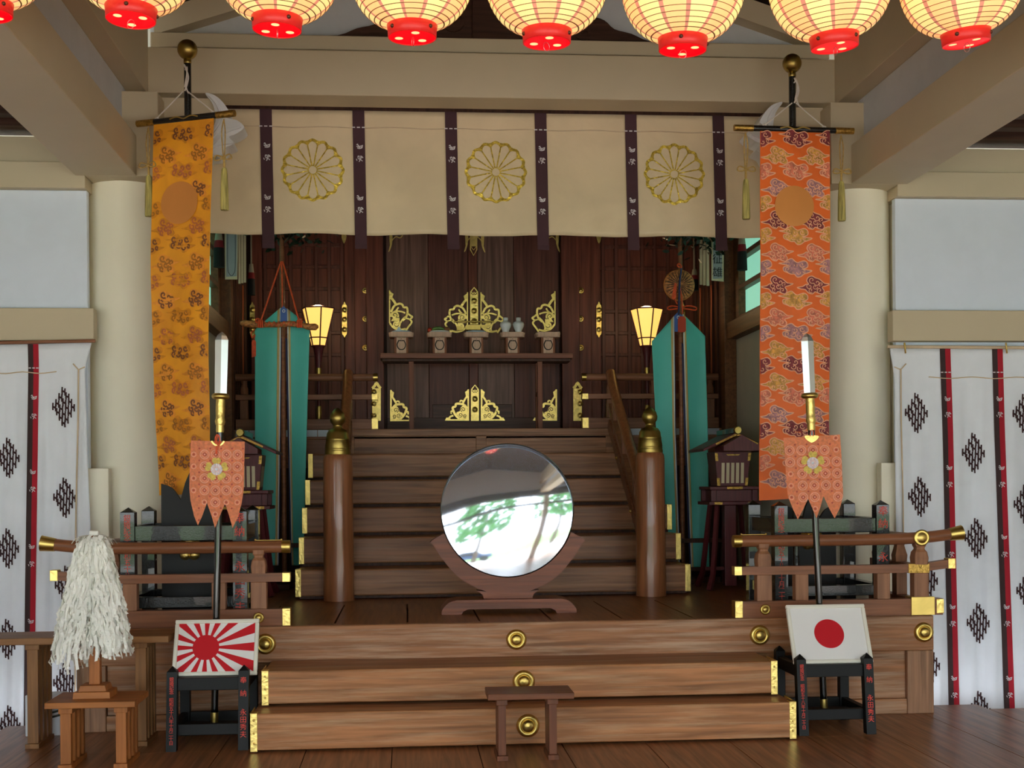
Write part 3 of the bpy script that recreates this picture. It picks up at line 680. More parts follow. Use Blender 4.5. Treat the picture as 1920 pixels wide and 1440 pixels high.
# ================================================================= MIRROR
MY = 8.33
ms = thing('mirror_stand', 'dark wooden crescent cradle on a low footed base holding the round mirror', 'stand', (CX, MY, PZ))
f = lambda p, off=0: Vector((CX + p[0], MY - .04 - off, p[1]))
cz = 1.243
arc = lambda r, a0, a1, n=28, dz=0: [(r * math.cos(math.radians(a0 + (a1 - a0) * i / n)), cz + dz + r * math.sin(math.radians(a0 + (a1 - a0) * i / n))) for i in range(n + 1)]
inner = arc(.4265, 200, 340)
outer = cr([(.405, 1.10), (.46, 1.07), (.49, 1.045), (.475, 1.03), (.455, 1.0), (.41, .93), (.31, .82), (.19, .75), (.08, .715), (0, .705)], 4)
MB().fill(inner + outer + [(-a, z) for a, z in outer[::-1][1:]], f, .05, thick=.13).build('cradle', 'mstand', ms, .014)
MB().fill(cr([(-.2, .735), (-.165, .71), (-.155, .684)], 3) + [(.155, .684)] + cr([(.155, .684), (.165, .71), (.2, .735)], 3)[1:] + [(0, .715)], f, .03, thick=.1).build('neck', 'mstand', ms, .004)
bs = cr([(-.425, PZ + .001), (-.42, .625), (-.38, .668), (-.33, .684)], 4) + cr([(.33, .684), (.38, .668), (.42, .625), (.425, PZ + .001)], 4) + [(.30, PZ + .001)] + cr([(.29, .612), (.26, .626)], 3) + [(-.26, .626)] + cr([(-.26, .626), (-.29, .612)], 3) + [(-.30, PZ + .001)]
MB().fill(bs, f, .12, thick=.28).build('base', 'mstand', ms, .006)
mi = thing('round_mirror', 'large round polished mirror reflecting the bright garden outside, set in a wooden cradle', 'mirror', (CX, MY, cz))
def msurf(i, j):
    r, a = .4185 * j, 2 * PI * i
    x, z = r * math.cos(a), r * math.sin(a)
    return (CX + x, MY - .055 - (.036 - .105 * x * x - .165 * z * z + .085 * x * z + .0008 * math.sin(11 * z + 4 * x)) + .02 * x + .084 * z, cz + z)
MB().grid(msurf, 72, 36).build('mirror_face', 'mirror', mi)
MB().lathe([(.417, .05), (.4245, .045), (.4245, .03), (.4245, -.03), (.41, -.035)], (CX, MY - .02, cz), 'y', 72, cap=False).build('rim', 'mrim', mi)
MB().lathe([(.412, 0), (.412, .01)], (CX, MY, cz), 'y', 48).build('back_plate', 'dbrass', mi)
# ================================================================= ALTAR CURTAIN
CY = 9.06
cur = thing('altar_curtain', 'beige silk curtain with three gold chrysanthemum crests and plum bands below the main beam', 'curtain', (CX, CY, 4.0))
def csurf(p, off=0):
    x, z = p
    k = (4.0 - z) / .87
    y = CY - off - .007 * math.sin(x * 9 + 1) * k - .004 * math.sin(x * 27 + z * 5) * k - .012 * k - .005 * max(0, k - .55) * math.sin(z * 70 + 3 * math.sin(x * 7)) * math.sin(x * 5)
    return Vector((x, y, z))
x0, x1 = CX - 2.2, CX + 2.2
zb = lambda x: 3.135 + .006 * math.sin(x * 7.4)
MB().grid(lambda i, j: csurf((x0 + (x1 - x0) * i, zb(x0 + (x1 - x0) * i) + (3.99 - zb(x0 + (x1 - x0) * i)) * j)), 180, 24).build('cloth', 'silk', cur, solid=.003)
bands = [-.935, -.305, .331, .955, 1.589, 2.212]
GL1 = [[(-.6, .35), (-.35, .5), (-.3, .2), (-.05, .2)], [(-.6, .1), (-.3, -.1), (0, -.05)], [(-.45, -.3), (-.1, -.4), (.3, -.35), (.6, -.2)], [(-.2, .1), (0, -.2), (.1, .1)], [(.15, .1), (.5, .15), (.6, .0), (.3, -.15)], [(.5, .2), (.7, .25)], [(-.1, -.1), (.2, -.2)]]
GL2 = [[(-.4, .45), (-.1, .6), (-.15, .4)], [(-.4, .2), (-.2, .3)], [(-.65, 0), (-.5, -.4)], [(.1, .5), (.4, .55), (.7, .2)], [(.05, .4), (.15, .15), (.4, .2), (.35, .45)], [(-.3, .0), (0, .0), (.3, -.2), (.6, -.45)], [(.1, -.1), (0, -.45), (-.15, -.55)]]
def marks(b, fm, cx, zs, sz, mi, w=.16):
    for z, g in zs:
        for st in g: b.ribbon(cr([(cx + p[0] * sz, z + p[1] * sz) for p in st], 3), sz * w, fm, .002, mi)
for bxn in bands:
    b = MB()
    bf = lambda p, off=0: csurf(p, off + .012)
    n = 26; hw = .041
    b.grid(lambda i, j: bf((bxn - hw + 2 * hw * i + .012 * (1 - j), 3.035 + .955 * j)), 2, n)
    b.grid(lambda i, j: bf((bxn - hw + 2 * hw * i + .012, 3.035 + .03 * j), .006 + .006 * j), 2, 2)
    marks(b, bf, bxn + .006, ((3.74, GL1), (3.655, GL2), (3.385, GL1), (3.30, GL2)), .034, 1)
    for q in (-.034, 0, .034): b.ribbon([(bxn + q - .011, 3.872), (bxn + q + .011, 3.872)], .008, bf, .002, 1)
    b.build('band', ['bandp', 'print'], cur, solid=0)
MB().tube([csurf((x0 + (x1 - x0) * i / 60, 3.872 + .004 * math.sin(i)), .005) for i in range(61)], .0035, 6).build('cord', 'cord', cur)
for c in (-.619, CX, 1.897):
    b = MB(); z0 = 3.575; R = .208
    for k in range(16):
        a = PI / 2 + 2 * PI * (k + .5) / 16
        b.ribbon([(c + math.cos(a) * r, z0 + math.sin(a) * r) for r in (.03, .08, .13, .185)], .0085, csurf, .005)
        a0 = a; a1 = a + 2 * PI / 16; am = (a0 + a1) / 2
        b.ribbon(cr([(c + math.cos(q) * r, z0 + math.sin(q) * r) for q, r in ((a0, .182), (a0 + .06, .196), (am, R), (a1 - .06, .196), (a1, .182))], 4), .020, csurf, .006)
        b.ribbon([(c + math.cos(q) * .199, z0 + math.sin(q) * .199) for q in (a0 - .07, a0, a0 + .07)], .014, csurf, .0055)
    b.ribbon(circle(c, z0, .03, 20), .006, csurf, .005, closed=True)
    b.build('crest', 'goldcloth', cur)
# ================================================================= WHITE SIDE CURTAINS
def side_curtain(label, top, edge, bandsx, motifs, gstart, pole, x_out, left):
    Yc = 8.47
    t = thing('side_curtain', label, 'curtain', at(top[0][0], top[0][1], Yc), group='white side curtains')
    def wv(u, v): return .02 * math.sin(u * .055 + v * .005) + .012 * math.sin(u * .12 - v * .007) + .006 * math.sin(u * .31 + v * .011)
    fm = lambda p, off=0: at(p[0], p[1], Yc - off - wv(p[0], p[1]) * min(1, (p[1] - 630) / 200))
    def U(s, v):     # s 0 inner edge, 1 outer edge
        e = edge[-1][0]
        for a, b in zip(edge, edge[1:]):
            if v <= b[1]: e = a[0] + (b[0] - a[0]) * max(0, (v - a[1]) / (b[1] - a[1])); break
        return e + (x_out - e) * s
    vt = lambda s: top[0][1] + (top[1][1] - top[0][1]) * s
    MB().grid(lambda i, j: fm((U(i, vt(i) + (1425 - vt(i)) * j), vt(i) + (1425 - vt(i)) * j)), 60, 60).build('cloth', 'white', t, solid=.002)
    for pts in bandsx:
        b = MB()
        def fx(v):
            for a, c in zip(pts, pts[1:]):
                if v <= c[1] or c is pts[-1]: return a[0] + (c[0] - a[0]) * (v - a[1]) / (c[1] - a[1])
        v0 = pts[0][1]
        b.grid(lambda i, j: fm((fx(v0 + (1420 - v0) * j) - 10 + 20 * i, v0 + (1420 - v0) * j), .006), 4, 40, mif=lambda a, c: 0 if a < .5 else 1)
        f2 = lambda p, off=0: fm((p[0], -p[1]), off + .008)
        for v, g in gstart: marks(b, f2, fx(v) + 1, ((-v, g),), 8.5, 2, .14)
        for q in (-7, 0, 7): b.ribbon([(fx(v0 + 45) + q - 2.4, v0 + 45), (fx(v0 + 45) + q + 2.4, v0 + 45)], 2, fm, .009, 2)
        b.build('band', ['bandb', 'bandr', 'print'], t)
    for mu, mv in motifs:
        b = MB()
        for ia in range(4):
            for ib in range(4):
                cx, cy = mu + (ia - ib) * 5.8 + .7 * ((ia * 5 + ib * 3) % 3 - 1), mv - 29.5 + (ia + ib) * 9.9 + (1.5 * ((ia * 3 + ib) % 3 - 1))
                for q in (-2.6, 2.6):
                    vv = q * .5
                    b.ribbon([(cx + q, cy - 7.2 + vv), (cx + q - .4, cy), (cx + q, cy + 6.6 + vv)], 2.9, fm, .005)
                b.ribbon([(cx - 3, cy - 1.2), (cx + 3, cy + 1.2)], 3.8, fm, .0055)
                if (ia * 7 + ib * 5 + int(mv)) % 3 == 0 and ib < 3: b.ribbon([(cx - 2.6, cy + 4), (cx - 3.6, cy + 8)], 3.2, fm, .0056)
        b.build('printed_motif', 'motif', t)
    c = MB(); o = 0
    c.tube([fm((U(s / 30, 690) if s else U(0, 690), top[0][1] + 55 + (top[1][1] - top[0][1]) * .3 * s / 30 + 1.5 * math.sin(s)), .012) for s in range(5, 31)], .0035, 6)
    e = edge[1][0]; d = -1 if left else 1
    c.tube([fm((e, 688), .01), fm((e + d * 12, 693), .016), fm((e + d * 22, 682), .016)], .004, 6)
    c.tube([fm(p, .016) for p in cr([(e + d * 12, 693), (e + d * 13, 800), (e + d * 17, 1000), (e + d * 18, 1330)], 6)], .005, 6)
    c.build('tie_cord', 'cord', t)
    r = MB().tube([at(pole[0], pole[1], Yc - .02), at(pole[2], pole[3], Yc - .02)], .011, 10).build('rod', 'urail' if left else 'cord', t)
    return t, fm
tl, fml = side_curtain('white curtain printed with dark diamonds, hung next to the paper streamers', ((172, 643), (-160, 650)), [(172, 643), (159, 690), (164, 850), (170, 1000), (166, 1425)],
    [[(62, 645), (63, 690), (60, 900), (57, 1100), (54, 1425)], [(-60, 645), (-62, 1425)]], [(120, 765), (122, 935), (16, 860), (15, 1030), (125, 1100), (14, 1200), (122, 1283), (18, 1362)],
    [(745, GL1), (781, GL2), (885, GL1), (918, GL2), (1025, GL1), (1058, GL2), (1165, GL1)], (179, 639, -160, 646), -160, True)
trr, fmr = side_curtain('white curtain printed with dark diamonds, hung next to the framed plain sun flag', ((1668, 653), (2080, 656)), [(1668, 653), (1677, 708), (1680, 1000), (1690, 1425)],
    [[(1772, 653), (1777, 800), (1789, 1330), (1792, 1425)], [(1870, 653), (1874, 800), (1893, 1330), (1896, 1425)], [(1990, 653), (2010, 1425)]], [(1719, 776), (1725, 933), (1826, 851), (1831, 1011), (1835, 1170), (1837, 1335), (1921, 778), (1923, 948), (1738, 1090), (1928, 1110), (1742, 1250)],
    [(748, GL1), (778, GL2), (877, GL1), (909, GL2), (1007, GL1), (1040, GL2), (1138, GL1), (1170, GL2), (1272, GL1), (1304, GL2)], (1664, 650, 2080, 653), 2080, False)
for u in (1696, 1886):
    k = MB(); k.tube([at(u, 643, 8.42), at(u + 1, 652, 8.41), at(u + 2, 662, 8.43)], .006, 6); k.build('curtain_hook', 'brass', trr)
# ================================================================= BROCADE BANNERS ON POLES
CLA = [(-.5, .13), (-.33, .15), (-.22, .23), (-.1, .27), (-.01, .2), (.07, .16), (.17, .19), (.27, .21), (.36, .15), (.37, .04), (.28, -.01), (.2, -.02), (.36, -.05), (.5, -.07), (.38, -.13), (.26, -.17), (.17, -.24), (.06, -.25), (-.02, -.17), (-.12, -.17), (-.22, -.13), (-.34, -.08), (-.35, .02), (-.24, .05), (-.19, .07), (-.3, .09)]
CLB = [(-.48, -.09), (-.32, -.06), (-.22, .0), (-.14, -.0), (-.2, .1), (-.16, .2), (-.05, .24), (.05, .19), (.17, .15), (.26, .08), (.34, .03), (.5, .02), (.36, -.04), (.25, -.08), (.31, -.18), (.26, -.27), (.14, -.25), (.04, -.21), (-.03, -.27), (-.15, -.24), (-.24, -.15), (-.36, -.13)]
CURA = [(-.2, .13, .09, .8), (.0, .08, .085, 2.5), (.2, .1, .085, .5), (-.22, -.03, .085, 1.5), (-.04, -.05, .085, 3), (.12, -.12, .08, 4), (.27, -.08, .06, 1)]
CURB = [(-.05, .12, .1, 1), (.1, .05, .095, 3), (.22, .0, .07, 2), (-.12, -.06, .09, 4), (.04, -.07, .08, 0), (.17, -.17, .08, 2), (-.08, -.17, .075, 1)]
def banner(label, loc, yaw, cloth, w, length, edge_fn, rows, row0, pitch, perx, cols, stroke, outline, disc_c, disc_r, barhalf, tasx, tail, drift):
    t = thing('brocade_banner', label, 'banner', loc, (0, 0, yaw), group='brocade banners on black poles')
    top = 3.68 - loc[2]
    pole = MB().tube([(0, .03, 0), (0, .03, 4.04 - loc[2])], .0225, 14).build('pole', 'black', t, world=False)
    MB().lathe([(.016, 4.02 - loc[2]), (.024, 4.03 - loc[2]), (.024, 4.055 - loc[2]), (.014, 4.06 - loc[2])], (0, .03, 0), n=16).ball((0, .03, 4.115 - loc[2]), .062, n=24).build('ball_finial', 'dbrass', t, world=False)
    bar = MB().tube([(-barhalf + .12, 0, top), (barhalf - .12, 0, top)], .0195, 12).build('crossbar', 'black', t, world=False)
    for s in (-1, 1): MB().tube([(s * (barhalf - .125), 0, top), (s * barhalf, 0, top)], .021, 12).build('bar_cap', 'engraved', bar, world=False)
    MB().ribbon(cr([(-.1, 0), (-.05, .01), (0, -.004), (.05, .01), (.1, 0)], 5), .008, lambda p, o=0: (p[0], -.021 - o, top + p[1]), 0, thick=.004).build('bar_ornament', 'brass', bar, world=False)
    cordm = MB()
    for s in (-1, 1): cordm.tube([(s * .013, .0, top + .17), (s * .2, -.005, top + .02)], .0045, 6).tube(circle3(s * .2, -.004, top + .012, .014), .004, 6)
    cordm.tube(cr([(.0, -.003, top + .17), (.03, -.01, top + .25), (.0, -.01, top + .33), (.022, -.012, top + .28), (.004, -.01, top + .19)], 6), .0055, 6)
    cordm.tube(cr([(0, 0, top + .3), (.02, -.006, top + .31), (.014, -.01, top + .2), (.03, -.01, top + .15)], 6), .0045, 6)
    cordm.build('suspension_cord', 'wcord', t, world=False)
    zt = top - .02
    def sf(p, off=0):     # p in cloth units: x from the middle, y down from the top
        k = max(0, p[1] / length); d = drift(p[1])
        y = -.012 - off + .008 * math.sin(p[0] * 14 + p[1] * 2.2) * min(1, k * 2) + .004 * math.sin(p[1] * 7 + p[0] * 6) * min(1, k * 3)
        return Vector((d + p[0] * (1 - tail * k * k), y, zt - p[1]))
    b = MB().grid(lambda i, j: sf((-w / 2 + w * i, edge_fn(-w / 2 + w * i) * j)), 14, 90, len(cols) + 1 + len(stroke))
    b.m = [len(cols) + 1 + len(stroke)] * len(b.m); xr = (-w / 2 + .003, w / 2 - .003)
    names = cols[:]
    for r in range(rows):
        v = row0 + pitch * r; kind = r % 2
        cent = [-perx, 0, perx] if kind == 0 else [-perx / 2, perx / 2]
        sz = perx * (.92 if outline else 1.0)
        for c in cent:
            if abs(c - disc_c[0]) < disc_r * .8 and abs(v - disc_c[1]) < disc_r: continue
            ol = cr([(c + p[0] * sz, v - p[1] * sz) for p in (CLA if kind == 0 else CLB)], 3, True)
            mi = r % len(cols)
            if v + .3 * sz > edge_fn(c) - .01: continue
            b.fill(clipx(ol, *xr), sf, .005, mi)
            if outline: b.ribbon(ol, .0062, sf, .0065, len(cols), closed=True, xr=xr)
            for q in (CURA if kind == 0 else CURB): b.ribbon(spiral(c + q[0] * sz, v - q[1] * sz, q[2] * sz, 1.05, q[3], 1 if q[3] < 2.2 else -1, 14), .0050 if outline else .0105, sf, .0075, len(cols) if outline else len(cols) + 1 + r % 3, xr=xr)
    b.build('cloth', [*cols, outline or 'edge', *stroke, cloth], t, world=False)
    MB().fill(circle(disc_c[0], disc_c[1], disc_r, 40, disc_r), lambda p, o=0: sf(p, o), .0095).build('sun_disc', 'disc', t, world=False)
    for s, tx in zip((-1, 1), tasx):
        ts = MB(); z = top - .03
        ts.tube(cr([(tx, 0, z), (tx - .012, -.006, z - .08), (tx - .006, -.004, z - .2), (tx, 0, z - .245)], 5), .0042, 6).tube(cr([(tx, 0, z), (tx + .012, -.006, z - .08), (tx + .006, -.004, z - .2), (tx, 0, z - .245)], 5), .0042, 6)
        for d in (-1, 1): ts.tube(cr([(tx, -.01, z - .235), (tx + d * .045, -.014, z - .22), (tx + d * .06, -.014, z - .245), (tx + d * .03, -.014, z - .25), (tx, -.01, z - .235)], 5), .0042, 6)
        ts.ball((tx, -.004, z - .238), .013, n=10).tube([(tx, 0, z - .245), (tx, 0, z - .30)], .0075, 8)
        ts = ts.build('tassel_cord', 'gcord', t, world=False)
        MB().lathe([(.012, .012), (.017, 0), (.02, -.03), (.024, -.12), (.026, -.235), (.024, -.245)], (tx, 0, z - .31), n=18).build('tassel', 'tassel', ts, world=False)
    return t
def circle3(x, y, z, r, n=10): return [(x + r * math.cos(2 * PI * i / n), y, z + r * math.sin(2 * PI * i / n)) for i in range(n + 1)]
banner('yellow-orange cloud brocade banner on a black ball-topped pole, gold tassels', (-1.338, 8.2, .72), math.radians(-23), 'ogold', .425, 2.33,
       lambda x: 2.30 - .02 * x, 20, .08, .112, .225, ['colive', 'cpink', 'colive', 'cpink', 'colive', 'colive'], ['cbrown', 'colived', 'cpinkd'], None, (-.01, .50), .131, .345, (-.265, .27), .16, lambda v: -.005 - .022 * math.sin(min(1, v / 2.2) * PI) - .01 * v)
banner('red-orange cloud brocade banner on a black ball-topped pole, gold tassels', (2.515, 8.25, .72), math.radians(3), 'ored', .468, 2.36,
       lambda x: 2.36 - .05 * x, 23, .045, .104, .245, ['rmaroon', 'rgold', 'rpink', 'rlilac', 'rgold', 'rmaroon', 'rgold', 'rpink', 'rlilac'], ['edge', 'edge', 'edge'], 'edge', (-.008, .478), .131, .40, (-.325, .315), .0, lambda v: .002 - .010 * v)
# ================================================================= BLACK STANDS
def black_stand(name, label, loc, wx, dy, hh, lw, rails, txt, group, splay=0, board=None, shelf=None, by=.3, bk='blackf'):
    t = thing(name, label, 'stand', loc, group=group)
    for i, (sx, sy) in enumerate(((-1, -1), (1, -1), (-1, 1), (1, 1))):
        b = MB(); x, y = sx * wx / 2, (0 if sy < 0 else dy); h = lw / 2
        yb = y - splay if sy < 0 else y
        b.hexa([(x - h, yb - h, 0), (x + h, yb - h, 0), (x + h, yb + h, 0), (x - h, yb + h, 0)], [(x - h, y - h, hh - .03), (x + h, y - h, hh - .03), (x + h, y + h, hh - .03), (x - h, y + h, hh - .03)])
        b.add([(x - h, y - h, hh - .0298), (x + h, y - h, hh - .0298), (x + h, y + h, hh - .0298), (x - h, y + h, hh - .0298), (x, y, hh)], [(0, 1, 4), (1, 2, 4), (2, 3, 4), (3, 0, 4)])
        if sy < 0:
            s, z, fsz, pit = txt[0 if sx < 0 else 1]
            f2 = lambda p, off=0: (x + p[0], y - h - off - splay * (1 - p[1] / hh), p[1])
            for ch in s:
                if ch == ' ': z -= pit * .8; continue
                b.text(ch, f2, 0, z - fsz / 2, fsz, 1, .002); z -= pit
        b.build('leg', [bk, 'red_ink'], t, .003, world=False)
    for z0, z1 in rails:
        for y in (0, dy): bx_('rail', bk, -wx / 2 + lw / 2, wx / 2 - lw / 2, y - lw * .35, y + (.078 if y == 0 and shelf and z0 > .2 else lw * .35), z0, z1, t)
        for x in (-wx / 2, wx / 2): bx_('rail', bk, x - lw * .35, x + lw * .35, lw / 2, dy - lw / 2, z0, z1, t)
    if shelf: bx_('shelf', bk, -wx / 2 + lw * .4, wx / 2 - lw * .4, dy * .3, dy * .72, shelf[0], shelf[1], t)
    if board:
        bd = MB().fill(board, lambda p, o=0: (p[0], dy * by - o, p[1]), 0, thick=.03).build('board', 'blackm', t, .003, world=False)
        fl = MB()
        for k in range(5):
            a = PI / 2 + 2 * PI * k / 5
            fl.ball((.045 * math.cos(a), dy * by - .012, .44 + .045 * math.sin(a)), .034, n=12)
            fl.ball((.03 * math.cos(a + .63), dy * by - .022, .44 + .03 * math.sin(a + .63)), .012, n=8)
        fl.ball((0, dy * by - .035, .44), .022, n=12)
        fl.build('gilt_flower', 'gold', bd, world=False)
    return t
def bx_(name, m, x0, x1, y0, y1, z0, z1, parent, bev=.003): return MB().box(x0, x1, y0, y1, z0, z1).build(name, m, parent, bev, world=False)
S1 = '銀婚記念 昭和五十八年十月二十日'; S2 = '奉納 永田秀夫'
small_txt = [(S1, .392, .0245, .0225), ('奉 納  永田秀夫', .388, .037, .0385)]
black_stand('spear_stand', 'small black lettered stand on the floor under the framed rayed sun flag', (-1.065, 7.13, 0), .378, .40, .447, .054, ((.315, .383), (.075, .135)), small_txt, 'small black stands', .045, shelf=(.078, .098))
black_stand('spear_stand', 'small black lettered stand on the floor under the framed plain sun flag', (2.378, 7.15, 0), .383, .40, .445, .054, ((.315, .383), (.075, .135)), small_txt, 'small black stands', .045, shelf=(.078, .098))
def lobes(w, h0, hc): return [(-w, .02), (w, .02), (w, h0)] + cr([(w, h0), (w * .6, h0 - .03), (w * .32, h0 - .1)], 4)[1:] + cr([(w * .32, h0 - .1), (w * .16, h0), (0, hc)], 4)[1:] + cr([(0, hc), (-w * .16, h0), (-w * .32, h0 - .1)], 4)[1:] + cr([(-w * .32, h0 - .1), (-w * .6, h0 - .03), (-w, h0)], 4)[1:]
big_txt = [(S1, .655, .043, .0385), ('奉納  永田秀夫', .662, .066, .080)]
black_stand('banner_stand', 'large black lettered stand holding the yellow-orange banner, carved board with gilt flower', (-1.309, 7.88, PZ), .652, .62, .695, .082, ((.495, .585), (.10, .165)), big_txt, 'large black stands', board=lobes(.17, .835, .90), by=.30, bk='black')
black_stand('banner_stand', 'large black lettered stand holding the red-orange banner, carved board with gilt flower', (2.648, 8.0, PZ), .650, .62, .695, .082, ((.495, .585), (.10, .165)), big_txt, 'large black stands', board=lobes(.17, .66, .70), by=.64, bk='black')
# ================================================================= SPEARS WITH PENNANTS
def spear(label, tipP, baseP, poly, flower, petal_m, tagcord, gridoff):
    Yp = 7.372
    tip, base = at(*tipP, Yp), at(*baseP, Yp); base.z = .0985
    L = (tip - base).length; d = (tip - base).normalized()
    t = thing('ceremonial_spear', label, 'spear', base, group='ceremonial spears')
    X = Matrix.Translation(base) @ Vector((0, 0, 1)).rotation_difference(d).to_matrix().to_4x4()
    T = lambda: MB(X)
    sh = T().tube([(0, 0, 0), (0, 0, L - .56)], .0195, 16).build('shaft', 'pole', t)
    T().lathe([(.0215, 0), (.0215, .055)], n=16).build('ferrule', 'brass', sh)
    T().lathe([(.021, L - .56), (.023, L - .545), (.02, L - .50), (.024, L - .485), (.02, L - .47), (.019, L - .40)], n=16).build('gilt_collar', 'gold', sh)
    T().lathe([(.024, L - .52), (.029, L - .50), (.024, L - .48), (.026, L - .44), (.025, L - .36)], n=16).build('gilt_socket', 'gold', sh)
    T().lathe([(.02, L - .376), (.036, L - .376), (.046, L - .370), (.05, L - .360), (.046, L - .350), (.036, L - .344), (.02, L - .344)], n=28).build('guard', 'brass', sh)
    b = T(); secs = [(L - .345, .033), (L - .06, .036), (L - .045, .036), (L - .022, .026), (L - .008, .012), (L, .0005)]
    vs = []
    for z, w in secs: vs += [(-w, 0, z), (0, -w * .34, z), (w, 0, z), (0, w * .34, z)]
    b.add(vs, [(i * 4 + k, i * 4 + (k + 1) % 4, i * 4 + 4 + (k + 1) % 4, i * 4 + 4 + k) for i in range(len(secs) - 1) for k in range(4)] + [(3, 2, 1, 0)])
    b.build('blade', 'steel', t)
    Yc = 7.325; fm = lambda p, off=0: at(p[0], p[1], Yc - off)
    b = MB().fill(poly, fm, 0, 2, thick=.005)
    inside = lambda x, y, r: all(pip(x + r * math.cos(q * PI / 4), y + r * math.sin(q * PI / 4), poly) for q in range(8))
    for i in range(-4, 5):
        for j in range(-6, 10):
            x, y = gridoff[0] + i * gridoff[2] + j * gridoff[4], gridoff[1] + j * gridoff[3] + i * gridoff[5]
            if math.hypot(x - flower[0], y - flower[1]) < 13: continue
            if inside(x, y, 9.2):
                b.ribbon(circle(x, y, 8.4, 20), 1.7, fm, .0045, closed=True); b.ribbon(circle(x, y, 5.6, 8), 1.1, fm, .0045, closed=True)
                b.fill([(x - 4, y), (x, y - 4), (x + 4, y), (x, y + 4)], fm, .0042, 1); b.fill([(x - 2, y), (x, y - 2), (x + 2, y), (x, y + 2)], fm, .005)
            elif inside(x, y, 5): b.ribbon(circle(x, y, 4.4, 12), 1.5, fm, .0045, closed=True); b.fill([(x - 2.4, y), (x, y - 2.4), (x + 2.4, y), (x, y + 2.4)], fm, .0042, 1)
            mx, my = x + gridoff[2] / 2, y + gridoff[3] / 2
            if inside(mx, my, 2.5): b.fill([(mx - 2.2, my), (mx, my - 2.2), (mx + 2.2, my), (mx, my + 2.2)], fm, .0042, 1)
    pn = b.build('pennant', ['penring', 'pendot', 'pen'], t)
    b = MB(); fx, fy = flower
    for k in range(5):
        a = -PI / 2 + 2 * PI * k / 5
        pt = [(fx + 21 * math.cos(a + e) * r, fy + 21 * math.sin(a + e) * r) for e, r in ((-.28, .45), (-.52, .75), (-.36, 1), (-.1, 1.05), (0, .93), (.1, 1.05), (.36, 1), (.52, .75), (.28, .45))]
        b.fill(cr(pt, 3, True), fm, .0075)
    b.fill(circle(fx, fy, 11, 24), fm, .009, 1)
    for k in range(14): b.ribbon([(fx + 3 * math.cos(k * PI / 7), fy + 3 * math.sin(k * PI / 7)), (fx + 11 * math.cos(k * PI / 7), fy + 11 * math.sin(k * PI / 7))], .8, fm, .0105, 2)
    b.build('flower_emblem', ['pengold', 'pensilver', 'penring'], pn)
    tx, ty = poly[0][0] * .5 + poly[1][0] * .5, (poly[0][1] + poly[1][1]) / 2
    b = MB()
    if tagcord:
        b.ribbon(circle(tx - 1, ty - 3, 4, 14, 9), 2.2, fm, .014, closed=True, thick=.008); b.ribbon(circle(tx + 1, ty - 1, 3, 14, 10), 2, fm, .02, closed=True, thick=.008); b.ribbon([(tx - 2, ty + 9), (tx - 3, ty + 24)], 3.4, fm, .016, thick=.008)
        b.build('orange_cord', 'ocord', pn)
        MB().ribbon(cr([(tx - 12, ty), (tx - 7, ty + 6), (tx, ty + 8), (tx + 7, ty + 6), (tx + 12, ty)], 3), 3, fm, .009, thick=.006).build('gilt_clasp', 'gold', pn)
    else:
        b.ribbon([(tx - 3, ty), (tx - 2, ty - 9), (tx + .5, ty - 13), (tx + 3, ty - 8), (tx + 3, ty)], 1.7, fm, .014, thick=.008); b.build('orange_cord', 'ocord', pn)
        MB().fill(cr([(tx - 12, ty - 1), (tx + 12, ty - 1), (tx + 10, ty + 6), (tx, ty + 12), (tx - 10, ty + 6)], 3, True), fm, .009, thick=.006).build('gilt_clasp', 'gold', pn)
    return t
def pip(x, y, poly):
    c = False; j = len(poly) - 1
    for i in range(len(poly)):
        a, b = poly[i], poly[j]
        if (a[1] > y) != (b[1] > y) and x < (b[0] - a[0]) * (y - a[1]) / (b[1] - a[1]) + a[0]: c = not c
        j = i
    return c
spear('black-shafted ceremonial spear with coral pennant, standing behind the framed rayed sun flag', (416, 622), (402, 1357), [(358, 826), (459, 828), (458, 880), (457, 918), (453, 944), (446, 970), (436, 990), (431, 972), (422, 944), (412, 968), (403, 990), (397, 968), (388, 943), (379, 968), (371, 985), (364, 968), (357, 938), (355, 915), (356, 870)], (406, 880), 0, True, (404, 897, 20.5, 22.4, -.15, .1))
spear('black-shafted ceremonial spear with coral pennant, standing behind the framed plain sun flag', (1513, 625), (1545, 1325), [(1469, 821), (1575, 815), (1578, 860), (1581, 930), (1575, 952), (1565, 972), (1554, 952), (1544, 930), (1538, 952), (1531, 972), (1524, 955), (1515, 935), (1506, 955), (1496, 974), (1487, 955), (1477, 930), (1473, 880)], (1524, 868), 0, False, (1526, 888, 21.8, 22, .9, -.4))
